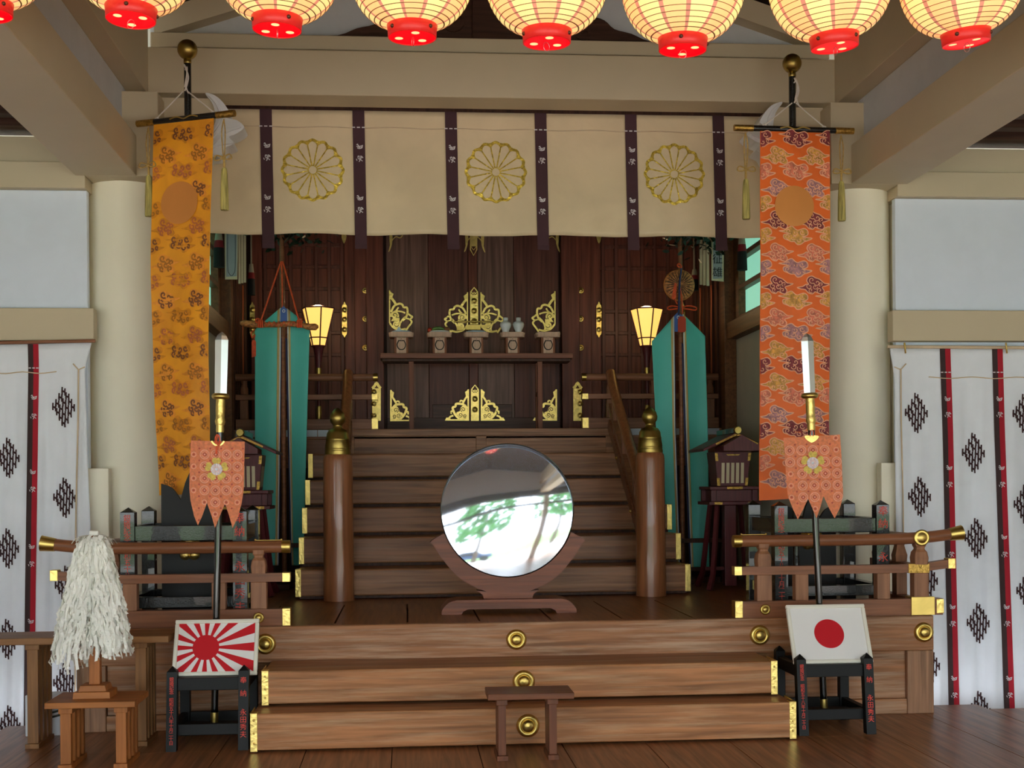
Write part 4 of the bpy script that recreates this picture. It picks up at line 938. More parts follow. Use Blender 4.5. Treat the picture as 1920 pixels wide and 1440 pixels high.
# ================================================================= FRAMED FLAGS
def framed_flag(label, bl, br, zb, zt, dy, rayed):
    Yb = 7.176
    W = (br - bl); Ht = zt - zb
    tilt = math.atan2(dy, Ht); L = math.hypot(dy, Ht)
    t = thing('framed_flag', label, 'framed picture', ((bl + br) / 2, Yb, zb), (-tilt, 0, 0), group='framed flag pictures')
    h = W / 2; e = .022
    fr = MB()
    for a in ((-h, h, 0, e), (-h, h, L - e, L), (-h, -h + e, e, L - e), (h - e, h, e, L - e)): fr.box(a[0], a[1], -.012, .012, a[2], a[3])
    fr.build('frame', 'bframe', t, .006, world=False)
    w2, z0, z1 = h - e, e, L - e
    p = MB().box(-w2, w2, -.002, .008, z0, z1); f2 = lambda q, off=0: (q[0], -.002 - off, q[1])
    cx, cz_ = (-.055 if rayed else 0), (z0 + z1) / 2; r = .061 if rayed else .066
    if rayed:
        R = .075
        for k in range(16):
            a = 2 * PI * k / 16; da = PI / 32
            def hit(a):
                dx, dz = math.cos(a), math.sin(a); ts = []
                if dx > 1e-6: ts.append((w2 - cx) / dx)
                if dx < -1e-6: ts.append((-w2 - cx) / dx)
                if dz > 1e-6: ts.append((z1 - cz_) / dz)
                if dz < -1e-6: ts.append((z0 - cz_) / dz)
                m = min(ts); return (cx + dx * m, cz_ + dz * m)
            A, B = hit(a - da), hit(a + da)
            pts = [(cx, cz_), A]
            for cc in ((w2, z1), (-w2, z1), (-w2, z0), (w2, z0)):
                an = math.atan2(cc[1] - cz_, cc[0] - cx); df = (an - a + PI) % (2 * PI) - PI
                if abs(df) < da: pts.append(cc)
            pts.append(B)
            p.fill(pts, f2, .0012, 1)
        p.fill(circle(cx, cz_, .072, 40), f2, .002, 1)
    else: p.fill(circle(cx, cz_, .086, 48), f2, .0015, 1)
    p.build('flag_print', ['flagw', 'flagr'], t, world=False)
framed_flag('white-framed rayed red sun flag picture propped on a black stand', -1.268, -.812, .3835, .672, .14, True)
framed_flag('white-framed plain red sun flag picture propped on a black stand', 2.158, 2.618, .3835, .700, .15, False)
# ================================================================= TABLES
def table(label, x0, x1, yf, yb, zt, th, legx, lw, mt, ml, nslat=4, group=None):
    t = thing('offering_table', label, 'table', ((x0 + x1) / 2, (yf + yb) / 2, 0), group=group)
    bx('tabletop', mt, x0, x1, yf, yb, zt - th, zt, parent=t, bev=.003)
    n = 0
    for lx in legx:
        y0, y1 = yf + .03, yb - .03
        lg = MB()
        lg.box(lx - lw / 2 - .008, lx + lw / 2 + .008, y0 - .004, y1, zt - th - .03, zt - th - .0005).box(lx - lw / 2 - .008, lx + lw / 2 + .008, y0 - .02, y1 + .005, 0, .026)
        for q in range(nslat):
            y = y0 + (y1 - y0 - .034) * q / (nslat - 1)
            lg.box(lx - lw / 2, lx + lw / 2, y, y + .034, .026, zt - th - .03)
        lg.build('leg', ml, t, .002)
    return t
table('long wooden offering table with slatted legs behind the white paper streamers', -2.55, -1.292, 7.22, 7.56, .598, .036, (-2.02, -1.447), .058, 'table', 'tablev', 4, 'slatted wooden tables')
table('small orange-brown slatted table carrying the white paper streamers', -1.797, -1.356, 6.65, 7.0, .338, .03, (-1.703, -1.432), .052, 'tableo', 'tableov', 4, 'slatted wooden tables')
table('small dark slatted table standing in front of the lowest step', .405, .845, 6.60, 6.85, .343, .032, (.478, .738), .04, 'dtable', 'dtablev', 4, 'slatted wooden tables')
# ================================================================= PAPER STREAMER WAND
g = thing('paper_streamer_wand', 'thick bunch of white paper streamers on a wooden pole with a stepped base', 'ritual wand', (-1.592, 6.84, .338))
gx, gy = -1.592, 6.84
b = MB(); b.hexa([(gx - .093, gy - .09, .3385), (gx + .093, gy - .09, .3385), (gx + .093, gy + .09, .3385), (gx - .093, gy + .09, .3385)], [(gx - .09, gy - .088, .372), (gx + .09, gy - .088, .372), (gx + .09, gy + .088, .372), (gx - .09, gy + .088, .372)])
b.hexa([(gx - .07, gy - .07, .3722), (gx + .07, gy - .07, .3722), (gx + .07, gy + .07, .3722), (gx - .07, gy + .07, .3722)], [(gx - .062, gy - .064, .402), (gx + .062, gy - .064, .402), (gx + .062, gy + .064, .402), (gx - .062, gy + .064, .402)])
b.build('base', 'tableo', g, .002)
MB().hexa([(gx - .028, gy - .022, .4022), (gx + .028, gy - .022, .4022), (gx + .028, gy + .022, .4022), (gx - .028, gy + .022, .4022)], [(gx - .02, gy - .016, 1.16), (gx + .02, gy - .016, 1.16), (gx + .02, gy + .016, 1.16), (gx - .02, gy + .016, 1.16)]).build('pole', 'tableov', g, .002)
MB().box(gx - .022, gx + .024, gy - .02, gy + .02, 1.1602, 1.186).build('wrapped_tip', 'paper', g, .006)
st = MB(); rnd = random.Random(3)
for k in range(900):
    side = -1 if rnd.random() < .53 else 1
    a = rnd.uniform(-PI, PI) if side else 0
    top = 1.165 - rnd.random() ** 1.1 * .55
    ln = rnd.uniform(.07, .17); w = rnd.uniform(.012, .021)
    if rnd.random() < .1: ln *= 1.4
    h = lambda z: max(0, min(1, (1.17 - z) / .62))
    def pos(z, rr):
        q = h(z); R = .034 + .062 * q ** .6
        cxk = gx + side * (.014 + .092 * q ** .8) - .016 * q
        return Vector((cxk + R * .92 * rr * math.cos(a), gy - .03 * q * 0 + R * rr * math.sin(a), z))
    lim = .50 if side < 0 else .565
    if top - ln < lim - .03: top = lim + ln - .03 + rnd.uniform(-.01, .05)
    n = 5; P = []; rr = rnd.uniform(.84, 1.14)
    for i in range(n + 1):
        z = top - ln * i / n
        p = pos(z, rr + .05 * math.sin(i * 2.1 + k)); p.x += .006 * math.sin(i * 1.7 + k * 1.3); P.append(p)
    tw = rnd.uniform(-1.1, 1.1)
    vs = []
    for i, p in enumerate(P):
        an = a + PI / 2 + tw + .35 * math.sin(i * 1.3 + k)
        dv = Vector((math.cos(an), math.sin(an), .25 * math.sin(k))) * w / 2
        vs += [p - dv, p + dv]
    st.add(vs, [(2 * i, 2 * i + 1, 2 * i + 3, 2 * i + 2) for i in range(n)])
for side in (-1, 1):           # the packed heart of each bunch
    st.tube([(gx + side * (.014 + .092 * q ** .8) - .016 * q, gy, 1.15 - .55 * q) for q in (0, .2, .45, .7, 1)], [.03, .045, .06, .065, .04], 14)
for k in range(70):
    a = rnd.uniform(-PI, PI); r = rnd.uniform(.01, .06)
    c = Vector((gx + r * math.cos(a) * 1.1, gy + r * math.sin(a), 1.168 + rnd.uniform(-.02, .008) - r * .35)); e = Vector((math.cos(a), math.sin(a), -.35)) * rnd.uniform(.02, .035); n_ = Vector((-math.sin(a), math.cos(a), rnd.uniform(-.6, .6))) * .006
    st.add([c - n_, c + n_, c + e + n_ + Vector((0, 0, .006)), c + e - n_ + Vector((0, 0, .006)), c + e * 1.5 + n_ - Vector((0, 0, .012)), c + e * 1.5 - n_ - Vector((0, 0, .012))], [(0, 1, 2, 3), (3, 2, 4, 5)])
sp = st.build('paper_streamers', 'paper', g); sp['kind'] = 'stuff'
# electrical box on the floor behind the tables
eb = thing('electrical_box', 'white steel equipment box with dark cables on the floor under the long table', 'equipment box', (-2.0, 7.66, 0))
bx('case', 'elec', -2.16, -1.955, 7.6, 7.74, .0005, .232, parent=eb)
for k in range(3): MB().tube(cr([(-1.97 + .02 * k, 7.58, .17 - .02 * k), (-2.03 - .02 * k, 7.56, .15 - .03 * k), (-2.06, 7.57, .08 - .02 * k), (-2.02 + .01 * k, 7.55, .012)], 6), .006, 8).build('cable', 'cable', eb)
# ================================================================= OFFERING SHELF
SY = 11.75
sh = thing('offering_shelf', 'long narrow wooden offering shelf on two legs in front of the sanctuary doors', 'shelf', (CX, SY, 1.883))
bx('top_board', 'shelf', CX - .858, CX + .858, SY - .15, SY + .15, 2.532, 2.578, parent=sh, bev=.004)
bx('apron', 'dark', CX - .84, CX + .84, SY - .12, SY + .12, 2.508, 2.531, parent=sh, bev=.002)
for x in (.056, 1.205):
    lg = MB().box(x - .022, x + .022, SY - .11, SY - .06, 1.8835, 2.5075).box(x - .022, x + .022, SY + .06, SY + .11, 1.8835, 2.5075).box(x - .02, x + .02, SY - .06, SY + .06, 2.2, 2.24)
    lg.build('leg', 'shelfv', sh, .003)
SZ = 2.5785
heart = cr([(0, .042), (.008, .048), (.014, .042), (.024, .046), (.035, .028), (.042, .006), (.036, -.022), (.02, -.04), (0, -.044), (-.02, -.04), (-.036, -.022), (-.042, .006), (-.035, .028), (-.024, .046), (-.014, .042), (-.008, .048)], 3, True)
labs = ['small wooden offering stand under the end plate, nearest the long pendant fitting', 'small wooden offering stand carrying the green vegetable plate', 'small wooden offering stand in the middle of the shelf under the brass bolt', 'small wooden offering stand carrying the two white sake bottles', 'small wooden offering stand with only a folded white paper on top']
sx_ = [-.03, .311, .64, .965, 1.285]
for x, lab in zip(sx_, labs):
    t = thing('offering_stand', lab, 'offering stand', (x, SY, SZ), group='offering stands on the shelf')
    MB().box(x - .062, x + .062, SY - .07, SY + .07, SZ + .0005, SZ + .148).build('body', 'paleside', t, .003)
    fr = MB().box(x - .043, x + .043, SY - .0735, SY - .0702, SZ + .001, SZ + .147)
    f2 = lambda p, off=0: Vector((x + p[0], SY - .0737 - off, SZ + .078 + p[1]))
    fr.fill(heart, f2, .0008, 1); fr.fill([(p[0] * .78 + .001, p[1] * .8) for p in heart], f2, .0016, 0); fr.fill(circle(0, .055, .004, 8), f2, .0006, 1)
    fr.build('front_board', ['pale', 'ink'], t)
    tr = MB().box(x - .105, x + .105, SY - .105, SY + .105, SZ + .1485, SZ + .155)
    tr.box(x - .093, x + .093, SY - .108, SY - .1, SZ + .1555, SZ + .194).box(x - .093, x + .093, SY + .1, SY + .108, SZ + .1555, SZ + .194)
    for s in (-1, 1): tr.hexa([(x + s * .093, SY - .1, SZ + .1552), (x + s * .105, SY - .08, SZ + .1552), (x + s * .105, SY + .08, SZ + .1552), (x + s * .093, SY + .1, SZ + .1552)], [(x + s * .095, SY - .1, SZ + .19), (x + s * .112, SY - .08, SZ + .19), (x + s * .112, SY + .08, SZ + .19), (x + s * .095, SY + .1, SZ + .19)])
    tr.build('tray', 'pale', t, .002)
    MB().box(x - .098, x + .098, SY - .0998, SY + .0998, SZ + .165, SZ + .19).build('tray_floor', 'pale', t)
PZT = SZ + .1905
def plate(x, lab, m, r=.085):
    t = tag(MB().lathe([(.05, 0), (.055, .003), (r, .014), (r, .018), (.05, .008), (1e-5, .008)], (x, SY, PZT), n=28).build('plate', m), lab, 'plate', 'plates on the offering stands'); return t
plate(sx_[0], 'pale blue plate with a white wrapped offering, on the stand at the shelf end', 'bluepl')
tag(MB().fill(cr([(-.075, 0), (-.04, .012), (-.02, .042), (0, .012), (.05, .006), (.06, 0)], 3), lambda p, o=0: Vector((sx_[0] + p[0], SY - .03 - o, PZT + .019 + p[1])), 0, thick=.04).build('wrapped_offering', 'bluepl'), 'pale blue wrapped offering with a pointed fold lying on the end plate', 'offering')
plate(sx_[1], 'white plate under the green vegetable and root offerings', 'porc', .095)
mel = MB()
mel.grid(lambda i, j: (sx_[1] - .01 + .062 * math.cos(PI * i), SY - .02 + .04 * math.sin(2 * PI * j) * math.sin(PI * i), PZT + .0185 + .042 * math.sin(PI * i) * (.55 + .45 * math.cos(2 * PI * j)) + .003 * math.sin(40 * j)), 16, 20)
tag(mel.build('vegetable', 'green'), 'green leafy vegetable on the white plate of the offering shelf', 'vegetable')
tag(MB().ball((sx_[1] - .085, SY - .03, PZT + .027), .022, n=14).build('tomato', 'redveg'), 'small red vegetable at the edge of the white plate', 'vegetable')
tag(MB().lathe([(1e-5, -.03), (.016, -.02), (.022, 0), (.018, .02), (1e-5, .03)], (sx_[1] + .068, SY - .03, PZT + .036), 'x', 14).build('root_vegetable', 'brownveg'), 'small brown root lying beside the green vegetable', 'vegetable')
plate(sx_[2], 'shallow pale blue plate on the middle offering stand below the bolt', 'bluepl', .09)
for x, z, lab in ((sx_[3] - .058, 0, 'white porcelain sake bottle nearer the brass bolt'), (sx_[3] + .058, .006, 'white porcelain sake bottle nearer the folded white paper')):
    bt = thing('sake_bottle', lab, 'bottle', (x, SY - .02, PZT), group='white sake bottles')
    MB().lathe([(.03, .001), (.032, .008), (.03, .02), (.048, .06), (.052, .08), (.046, .098), (.022, .108), (.019, .113)], (x, SY - .02, PZT), n=28).build('body', 'porc', bt)
    MB().lathe([(.022, .1135), (.023, .138), (.021, .14)], (x, SY - .02, PZT), n=20).build('lid', 'porc', bt)
tag(MB().hexa([(sx_[4] - .02, SY - .08, PZT + .0005), (sx_[4] + .11, SY - .06, PZT + .008), (sx_[4] + .10, SY + .05, PZT + .008), (sx_[4] - .03, SY + .05, PZT + .0005)], [(sx_[4] - .02, SY - .08, PZT + .003), (sx_[4] + .11, SY - .06, PZT + .0105), (sx_[4] + .10, SY + .05, PZT + .0105), (sx_[4] - .03, SY + .05, PZT + .003)]).build('folded_paper', 'paper'), 'folded white paper lying on the offering stand next to the sake bottles', 'paper')
# ================================================================= LIT STANDING LAMPS
for x, lab in ((-.745, 'lit paper lamp on a dark red pole behind the wrapped sword'), (2.135, 'lit paper lamp on a dark red pole below the brocade disc')):
    y = 11.42; t = thing('standing_lamp', lab, 'lamp', (x, y, 1.883), group='lit standing lamps')
    z0, z1, r0, r1 = 2.62, 2.945, .06, .142
    MB().lathe([(r0, z0), (r0 * 1.28, z0 + .07), (r1, z1)], (x, y, 0), n=6, smooth=False, a0=PI / 6 + .25).build('lamp_shade', 'lampsh', t)
    fr = MB()
    for k in range(6):
        a = PI / 6 + .25 + k * PI / 3; c, s_ = math.cos(a), math.sin(a)
        fr.tube([(x + (r0 + .003) * c, y + (r0 + .003) * s_, z0), (x + (r0 * 1.28 + .003) * c, y + (r0 * 1.28 + .003) * s_, z0 + .07), (x + (r1 + .003) * c, y + (r1 + .003) * s_, z1)], .006, 6)
        a2 = a + PI / 3
        for r, z in ((r1 + .004, z1), (r0 * 1.28 + .003, z0 + .07), (r0 + .002, z0)): fr.tube([(x + r * c, y + r * s_, z), (x + r * math.cos(a2), y + r * math.sin(a2), z)], .006, 6)
    fr.lathe([(r1 * .9, z1 + .004), (.03, z1 + .03)], (x, y, 0), n=6, smooth=False, a0=PI / 6 + .25)
    fr.build('frame', 'maroon', t)
    pl_ = MB().lathe([(.012, 2.34), (.03, 2.52), (.045, 2.6), (.055, 2.618)], (x, y, 0), n=14).tube([(x, y, 2.4), (x, y, 2.0)], .016, 10).lathe([(.09, 1.8835), (.09, 1.9), (.02, 1.93), (.016, 2.02)], (x, y, 0), n=18).build('pole', 'maroon', t)
    MB().lathe([(.019, 2.36), (.023, 2.4), (.019, 2.46)], (x, y, 0), n=14).lathe([(.019, 1.99), (.024, 2.04), (.019, 2.1)], (x, y, 0), n=14).build('collar', 'brass', pl_)
# ================================================================= CLOTH POLES (five-coloured silks)
def cloth_pole(lab, x, yc, px_left, px_right, leaves_dx):
    Y = yc; t = thing('cloth_pole', lab, 'ritual pole', (x, Y, PZ), group='teal cloth poles')
    MB().tube([(x, Y - .03, PZ + .02), (x, Y - .03, 3.42)], .02, 12).build('pole', 'rail', t)
    d0, d1 = (-.30, .165) if x < CX else (-.165, .34)
    b = MB().box(x + d0, x + d1, Y - .06, Y + .1, PZ - .0, PZ + .045).box(x - .06, x + .06, Y - .25, Y + .25, PZ, PZ + .045)
    b.box(x + d0, x + d1, Y - .14, Y - .10, .92, .955).box(x + d0, x + d1, Y - .14, Y - .10, .69, .72)
    for d in (d0 + .03, d1 - .02): b.box(x + d - .02, x + d + .02, Y - .14, Y - .09, PZ, .97)
    b.build('foot', 'dark', t, .003)
    for side, poly in ((-1, px_left), (1, px_right)):
        fm = lambda p, off=0: at(p[0], p[1], Y - .05 - off + .015 * math.sin(p[0] * .09 + p[1] * .004))
        inner = poly['in']; outer = poly['out']
        c = MB(); n = 60
        ev = lambda L, v: next((a[0] + (q[0] - a[0]) * (v - a[1]) / (q[1] - a[1]) for a, q in zip(L, L[1:]) if a[1] <= v <= q[1] + 1e-6), L[-1][0])
        v0i, v0o = inner[0][1], outer[0][1]; v1 = inner[-1][1]
        def P(i, j):
            v0 = v0i + (v0o - v0i) * i; v = v0 + (v1 - v0) * j
            xi, xo = ev(inner, max(v, v0i)), ev(outer, max(v, v0o))
            return (xi + (xo - xi) * i, v)
        lw = .035 if side < 0 else .09
        c.grid(lambda i, j: fm(P(i, j)), 24, n)
        for a0, a1, mi in ((0, .055, 1), (.055, .14, 2)):
            c.grid(lambda i, j: fm(P(a0 + (a1 - a0) * i, j), .004), 1, n, mi)
        c.build('cloth', ['teal', 'wsilk', 'straw'], t, solid=.002)
        k = MB(); k.grid(lambda i, j: fm(P(-lw + lw * i, .12 + .88 * j), -.004), 1, n); k.build('lining', 'navy', t, solid=.002)
    lf = MB(); rn = random.Random(int(x * 100) + 500)
    lf.tube([(x, Y + .02, 3.4), (x - .04, Y + .02, 3.7)], .012, 6)
    for q in range(6): lf.tube([(x, Y + .02, 3.36), (x + rn.uniform(-.12, .25), Y + rn.uniform(-.1, .1), 3.55)], .005, 5)
    for q in range(170):
        c = Vector((x + leaves_dx + rn.gauss(0, .13), Y + rn.uniform(-.14, .14), 3.43 + rn.gauss(.02, .07)))
        d = Vector((rn.uniform(-1, 1), rn.uniform(-1, .4), rn.uniform(-.9, .3))).normalized(); n_ = d.cross(Vector((rn.uniform(-1, 1), rn.uniform(-1, 1), rn.uniform(-1, 1)))).normalized()
        l, w = rn.uniform(.05, .075), .015
        lf.add([c, c + d * l * .35 + n_ * w, c + d * l * .7 + n_ * w * .8, c + d * l, c + d * l * .7 - n_ * w * .8, c + d * l * .35 - n_ * w], [(0, 1, 2, 3), (0, 3, 4, 5)])
    lf.build('evergreen_branch', 'leaf', t)
    return t
lp = cloth_pole('pole with long teal silks and an evergreen branch, hung with a brocade-wrapped sword', -.975, 10.62, dict(**{'in': [(527, 576), (526, 700), (522, 1060)], 'out': [(478, 618), (478, 800), (478, 1012)]}), dict(**{'in': [(538, 578), (540, 700), (547, 1060)], 'out': [(581, 612), (577, 740), (570, 1012)]}), .06)
rp_ = cloth_pole('pole with long teal silks and an evergreen branch, hung with a brocade disc', 2.262, 10.62, dict(**{'in': [(1264, 592), (1266, 800), (1275, 1068)], 'out': [(1222, 640), (1228, 760), (1237, 1000)]}), dict(**{'in': [(1280, 588), (1286, 800), (1296, 1068)], 'out': [(1322, 630), (1327, 800), (1330, 1060)]}), .12)
for t, pts in ((lp, [(526, 605), (526, 580), (531, 573), (538, 580), (538, 605)]), (rp_, [(1265, 622), (1264, 592), (1271, 585), (1280, 592), (1279, 622)])):
    MB().fill(pts, pxm(10.54), 0, thick=.006).ribbon(circle((pts[0][0] + pts[-1][0]) / 2, pts[2][1] + 10, 2.4, 14), 1.3, pxm(10.535), .001, 1, closed=True).build('blue_tab', ['blue', 'wsilk'], t)
# the sword hung across the first pole
sw = thing('wrapped_sword', 'sword in a dark brocade wrap hung across the teal silks on orange cords', 'sword', at(524, 608, 10.45))
Ys = 10.46; fm = pxm(Ys)
MB().tube([fm((450, 606)), fm((456, 606)), fm((470, 608)), fm((490, 609)), fm((520, 609)), fm((545, 607)), fm((565, 609)), fm((580, 613)), fm((592, 613)), fm((597, 612))], [.01, .026, .028, .022, .021, .023, .022, .026, .027, .01], 14).build('brocade_wrap', 'bro', sw)
c = MB()
for a, q in (((527, 490), (489, 602)), ((530, 490), (561, 603))):
    c.tube([fm(a), fm(q)], .007, 8)
c.tube([fm((528, 490)), fm((529, 540)), fm((529, 576))], .006, 8)
for u in (489, 562):
    for d in (-3.5, 0, 3.5): c.tube([fm((u + d, 601)) + Vector((0, -.025, 0)), fm((u + d, 608)) + Vector((0, -.033, 0)), fm((u + d, 615)) + Vector((0, -.025, 0))], .008, 6)
for u in (484, 564): c.tube([fm(p) + Vector((0, -.03, 0)) for p in circle(u, 602, 4, 10)], .006, 6)
for k in range(14):
    u = 496 + k * 4.6; c.tube([fm((u, 603 + (k % 2) * 9)) + Vector((0, -.02, 0)), fm((u + 4.6, 612 - (k % 2) * 9)) + Vector((0, -.02, 0))], .0035, 5)
c.build('orange_cord', 'ocord', sw)
c = MB().tube([fm(p) for p in cr([(478, 618), (471, 624), (473, 634), (478, 628), (476, 636)], 5)], .005, 6)
c.fill([(472, 641), (474, 637), (478, 637), (480, 641), (480, 668), (472, 670)], fm, .01, thick=.02).build('tag', 'ocord', sw)
# the brocade disc hung on the other pole
ds = thing('brocade_disc', 'round brocade-covered mirror bag with orange cords and a red tag hung on the pole', 'ritual mirror', at(1273, 535, 10.5))
Yd = 10.5; fm = pxm(Yd); c0 = fm((1273, 535))
b = MB().lathe([(.122, -.012), (.127, 0), (.122, .016), (.06, .026), (1e-5, .028)], c0, 'y', 40)
for k in range(26):
    a = 2 * PI * k / 26
    b.ribbon([(math.cos(a) * r, math.sin(a) * r) for r in (.025, .06, .09, .118)], .0055, lambda p, o=0: c0 + Vector((p[0], -.028 - o + .12 * math.hypot(*p) * math.hypot(*p), p[1])), .006, 1, taper=True)
b.build('disc', ['bro', 'ink'], ds)
MB().lathe([(.124, -.003), (.1295, .004), (.124, .011)], c0, 'y', 40).build('edge', 'disc', ds)
c = MB()
c.tube([fm(p) + Vector((0, -.05, 0)) for p in ((1275, 505), (1272, 530), (1271, 560), (1270, 592))], .008, 8, 1)
for L in ([(1272, 503), (1268, 500), (1270, 496), (1275, 500), (1274, 506)], [(1276, 500), (1272, 530), (1276, 560), (1278, 590)], [(1266, 545), (1262, 558), (1268, 572)], [(1276, 577), (1290, 575), (1303, 578), (1301, 583), (1288, 581), (1277, 580)], [(1270, 577), (1258, 575), (1250, 578), (1252, 582), (1262, 581), (1270, 580)]):
    c.tube([fm(p) + Vector((0, -.045, 0)) for p in cr(L, 5)], .0055, 8)
c.fill([(1265, 530), (1269, 532), (1268, 558), (1262, 562), (1259, 558)], fm, .06, thick=.02)
c.build('orange_cord', ['ocord', 'navy'], ds)
MB().fill([(1271, 598), (1274, 593), (1282, 593), (1286, 598), (1286, 620), (1283, 623), (1271, 623)], fm, .05, thick=.02).build('tag', mat('rust_tag', (190, 58, 26), .6), ds)
# ================================================================= DARK RED STANDING LANTERNS
def toro(lab, x, y):
    t = thing('wooden_lantern', lab, 'lantern', (x, y, PZ), group='dark red wooden lanterns')
    Z = lambda z: PZ + z; q = lambda *a: MB().box(*a)
    ang = 0
    for sx in (-1, 1):
        for sy in (-1, 1):
            MB().tube([(x + sx * .205, y + sy * .205, Z(.0005)), (x + sx * .17, y + sy * .17, Z(.12)), (x + sx * .12, y + sy * .12, Z(.64))], [.026, .022, .02], 4, smooth=False).build('leg', 'maroon', t)
    b = q(x - .045, x + .045, y - .045, y + .045, Z(.02), Z(.64)).box(x - .19, x + .19, y - .012, y + .012, Z(.14), Z(.165)).box(x - .012, x + .012, y - .19, y + .19, Z(.14), Z(.165))
    b.build('stretcher', 'maroon', t, .003)
    b = q(x - .20, x + .20, y - .20, y + .20, Z(.645), Z(.67)).box(x - .15, x + .15, y - .15, y + .15, Z(.6705), Z(.76)).box(x - .19, x + .19, y - .19, y + .19, Z(.761), Z(.785))
    for sx in (-1, 1):
        for sy in (-1, 1): b.box(x + sx * .16 - .02, x + sx * .16 + .02, y + sy * .16 - .02, y + sy * .16 + .02, Z(.6705), Z(.76))
    pf = b.build('platform', 'maroon', t, .004)
    for a0, a1, c0, c1, e0, e1 in ((-.16, -.10, .202, .199, .648, .667), (.10, .16, .202, .199, .648, .667), (-.06, .06, .192, .189, .765, .782)): q(x + a0, x + a1, y - c0, y - c1, Z(e0), Z(e1)).build('gilt_strip', 'engraved', pf)
    hb = MB(); lo, hi = .115, .14
    hb.hexa([(x - lo, y - lo, Z(.786)), (x + lo, y - lo, Z(.786)), (x + lo, y + lo, Z(.786)), (x - lo, y + lo, Z(.786))], [(x - hi, y - hi, Z(1.05)), (x + hi, y - hi, Z(1.05)), (x + hi, y + hi, Z(1.05)), (x - hi, y + hi, Z(1.05))])
    box_ = hb.build('fire_box', 'maroon', t, .004)
    pn = MB()
    for s in (0, 1):
        for k in range(5):
            d = -.075 + .0375 * k
            yy = lambda z: .1165 + .025 * (z - .786) / .264
            for z0, z1 in ((.81, .965),):
                if s == 0: pn.add([(x + d - .012, y - yy(z0), Z(z0)), (x + d + .012, y - yy(z0), Z(z0)), (x + d + .012, y - yy(z1), Z(z1)), (x + d - .012, y - yy(z1), Z(z1))], [(0, 1, 2, 3)])
                else: pn.add([(x + yy(z0), y + d - .012, Z(z0)), (x + yy(z0), y + d + .012, Z(z0)), (x + yy(z1), y + d + .012, Z(z1)), (x + yy(z1), y + d - .012, Z(z1))], [(0, 1, 2, 3)])
    pn.build('paper_slit', 'cream', box_)
    gd = MB()
    for sx in (-1, 1):
        for z0, z1 in ((.79, .85), (.98, 1.04)):
            w0 = lambda z: .117 + .025 * (z - .786) / .264
            a = [(x + sx * (w0(z) - .0), y - w0(z) - .002, Z(z)) for z in (z0, z1)]; c = [(x + sx * (w0(z) - .022), y - w0(z) - .002, Z(z)) for z in (z0, z1)]
            gd.add([a[0], c[0], c[1], a[1]], [(0, 1, 2, 3)])
    gd.build('gilt_corner', 'engraved', box_)
    gb = MB().fill([(x - .138, Z(1.0505)), (x + .138, Z(1.0505)), (x + .138, Z(1.085)), (x, Z(1.165)), (x - .138, Z(1.085))], lambda p, o=0: Vector((p[0], y - .138 - o, p[1])), 0, thick=.27 * -1).build('gable', 'maroon', box_)
    MB().fill(cr([(x - .05, Z(1.095)), (x - .03, Z(1.115)), (x + .03, Z(1.115)), (x + .05, Z(1.095)), (x + .03, Z(1.075)), (x - .03, Z(1.075))], 3, True), lambda p, o=0: Vector((p[0], y - .142 - o, p[1])), 0, thick=.003).fill([(x - .055, Z(1.03)), (x + .055, Z(1.03)), (x + .04, Z(1.02)), (x - .04, Z(1.02))], lambda p, o=0: Vector((p[0], y - .143 - o, p[1])), 0).build('gilt_plaque', 'engraved', box_)
    rf = MB()
    for s in (-1, 1):
        rf.hexa([(x, y - .26, Z(1.165)), (x + s * .255, y - .26, Z(1.05)), (x + s * .255, y + .26, Z(1.05)), (x, y + .26, Z(1.165))], [(x, y - .26, Z(1.195)), (x + s * .255, y - .26, Z(1.07)), (x + s * .255, y + .26, Z(1.07)), (x, y + .26, Z(1.195))])
    rf = rf.build('roof', 'maroon', t, .003)
    MB().bar((x, y - .262, Z(1.178)), (x - .16, y - .262, Z(1.103)), .004, .014).bar((x, y - .262, Z(1.178)), (x + .16, y - .262, Z(1.103)), .004, .014).build('gilt_edge', 'engraved', rf)
    MB().box(x - .028, x + .028, y - .27, y + .27, Z(1.185), Z(1.225)).build('ridge', 'black', rf, .004)
    MB().lathe([(.026, 0), (.033, .01), (.026, .03)], (x, y - .272, Z(1.207)), 'y', 8, smooth=False).build('ridge_cap', 'dbrass', rf)
toro('dark red roofed wooden lantern partly hidden by a coral pennant', -1.20, 9.93)
toro('dark red roofed wooden lantern in full view next to the red-orange banner', 2.487, 9.93)
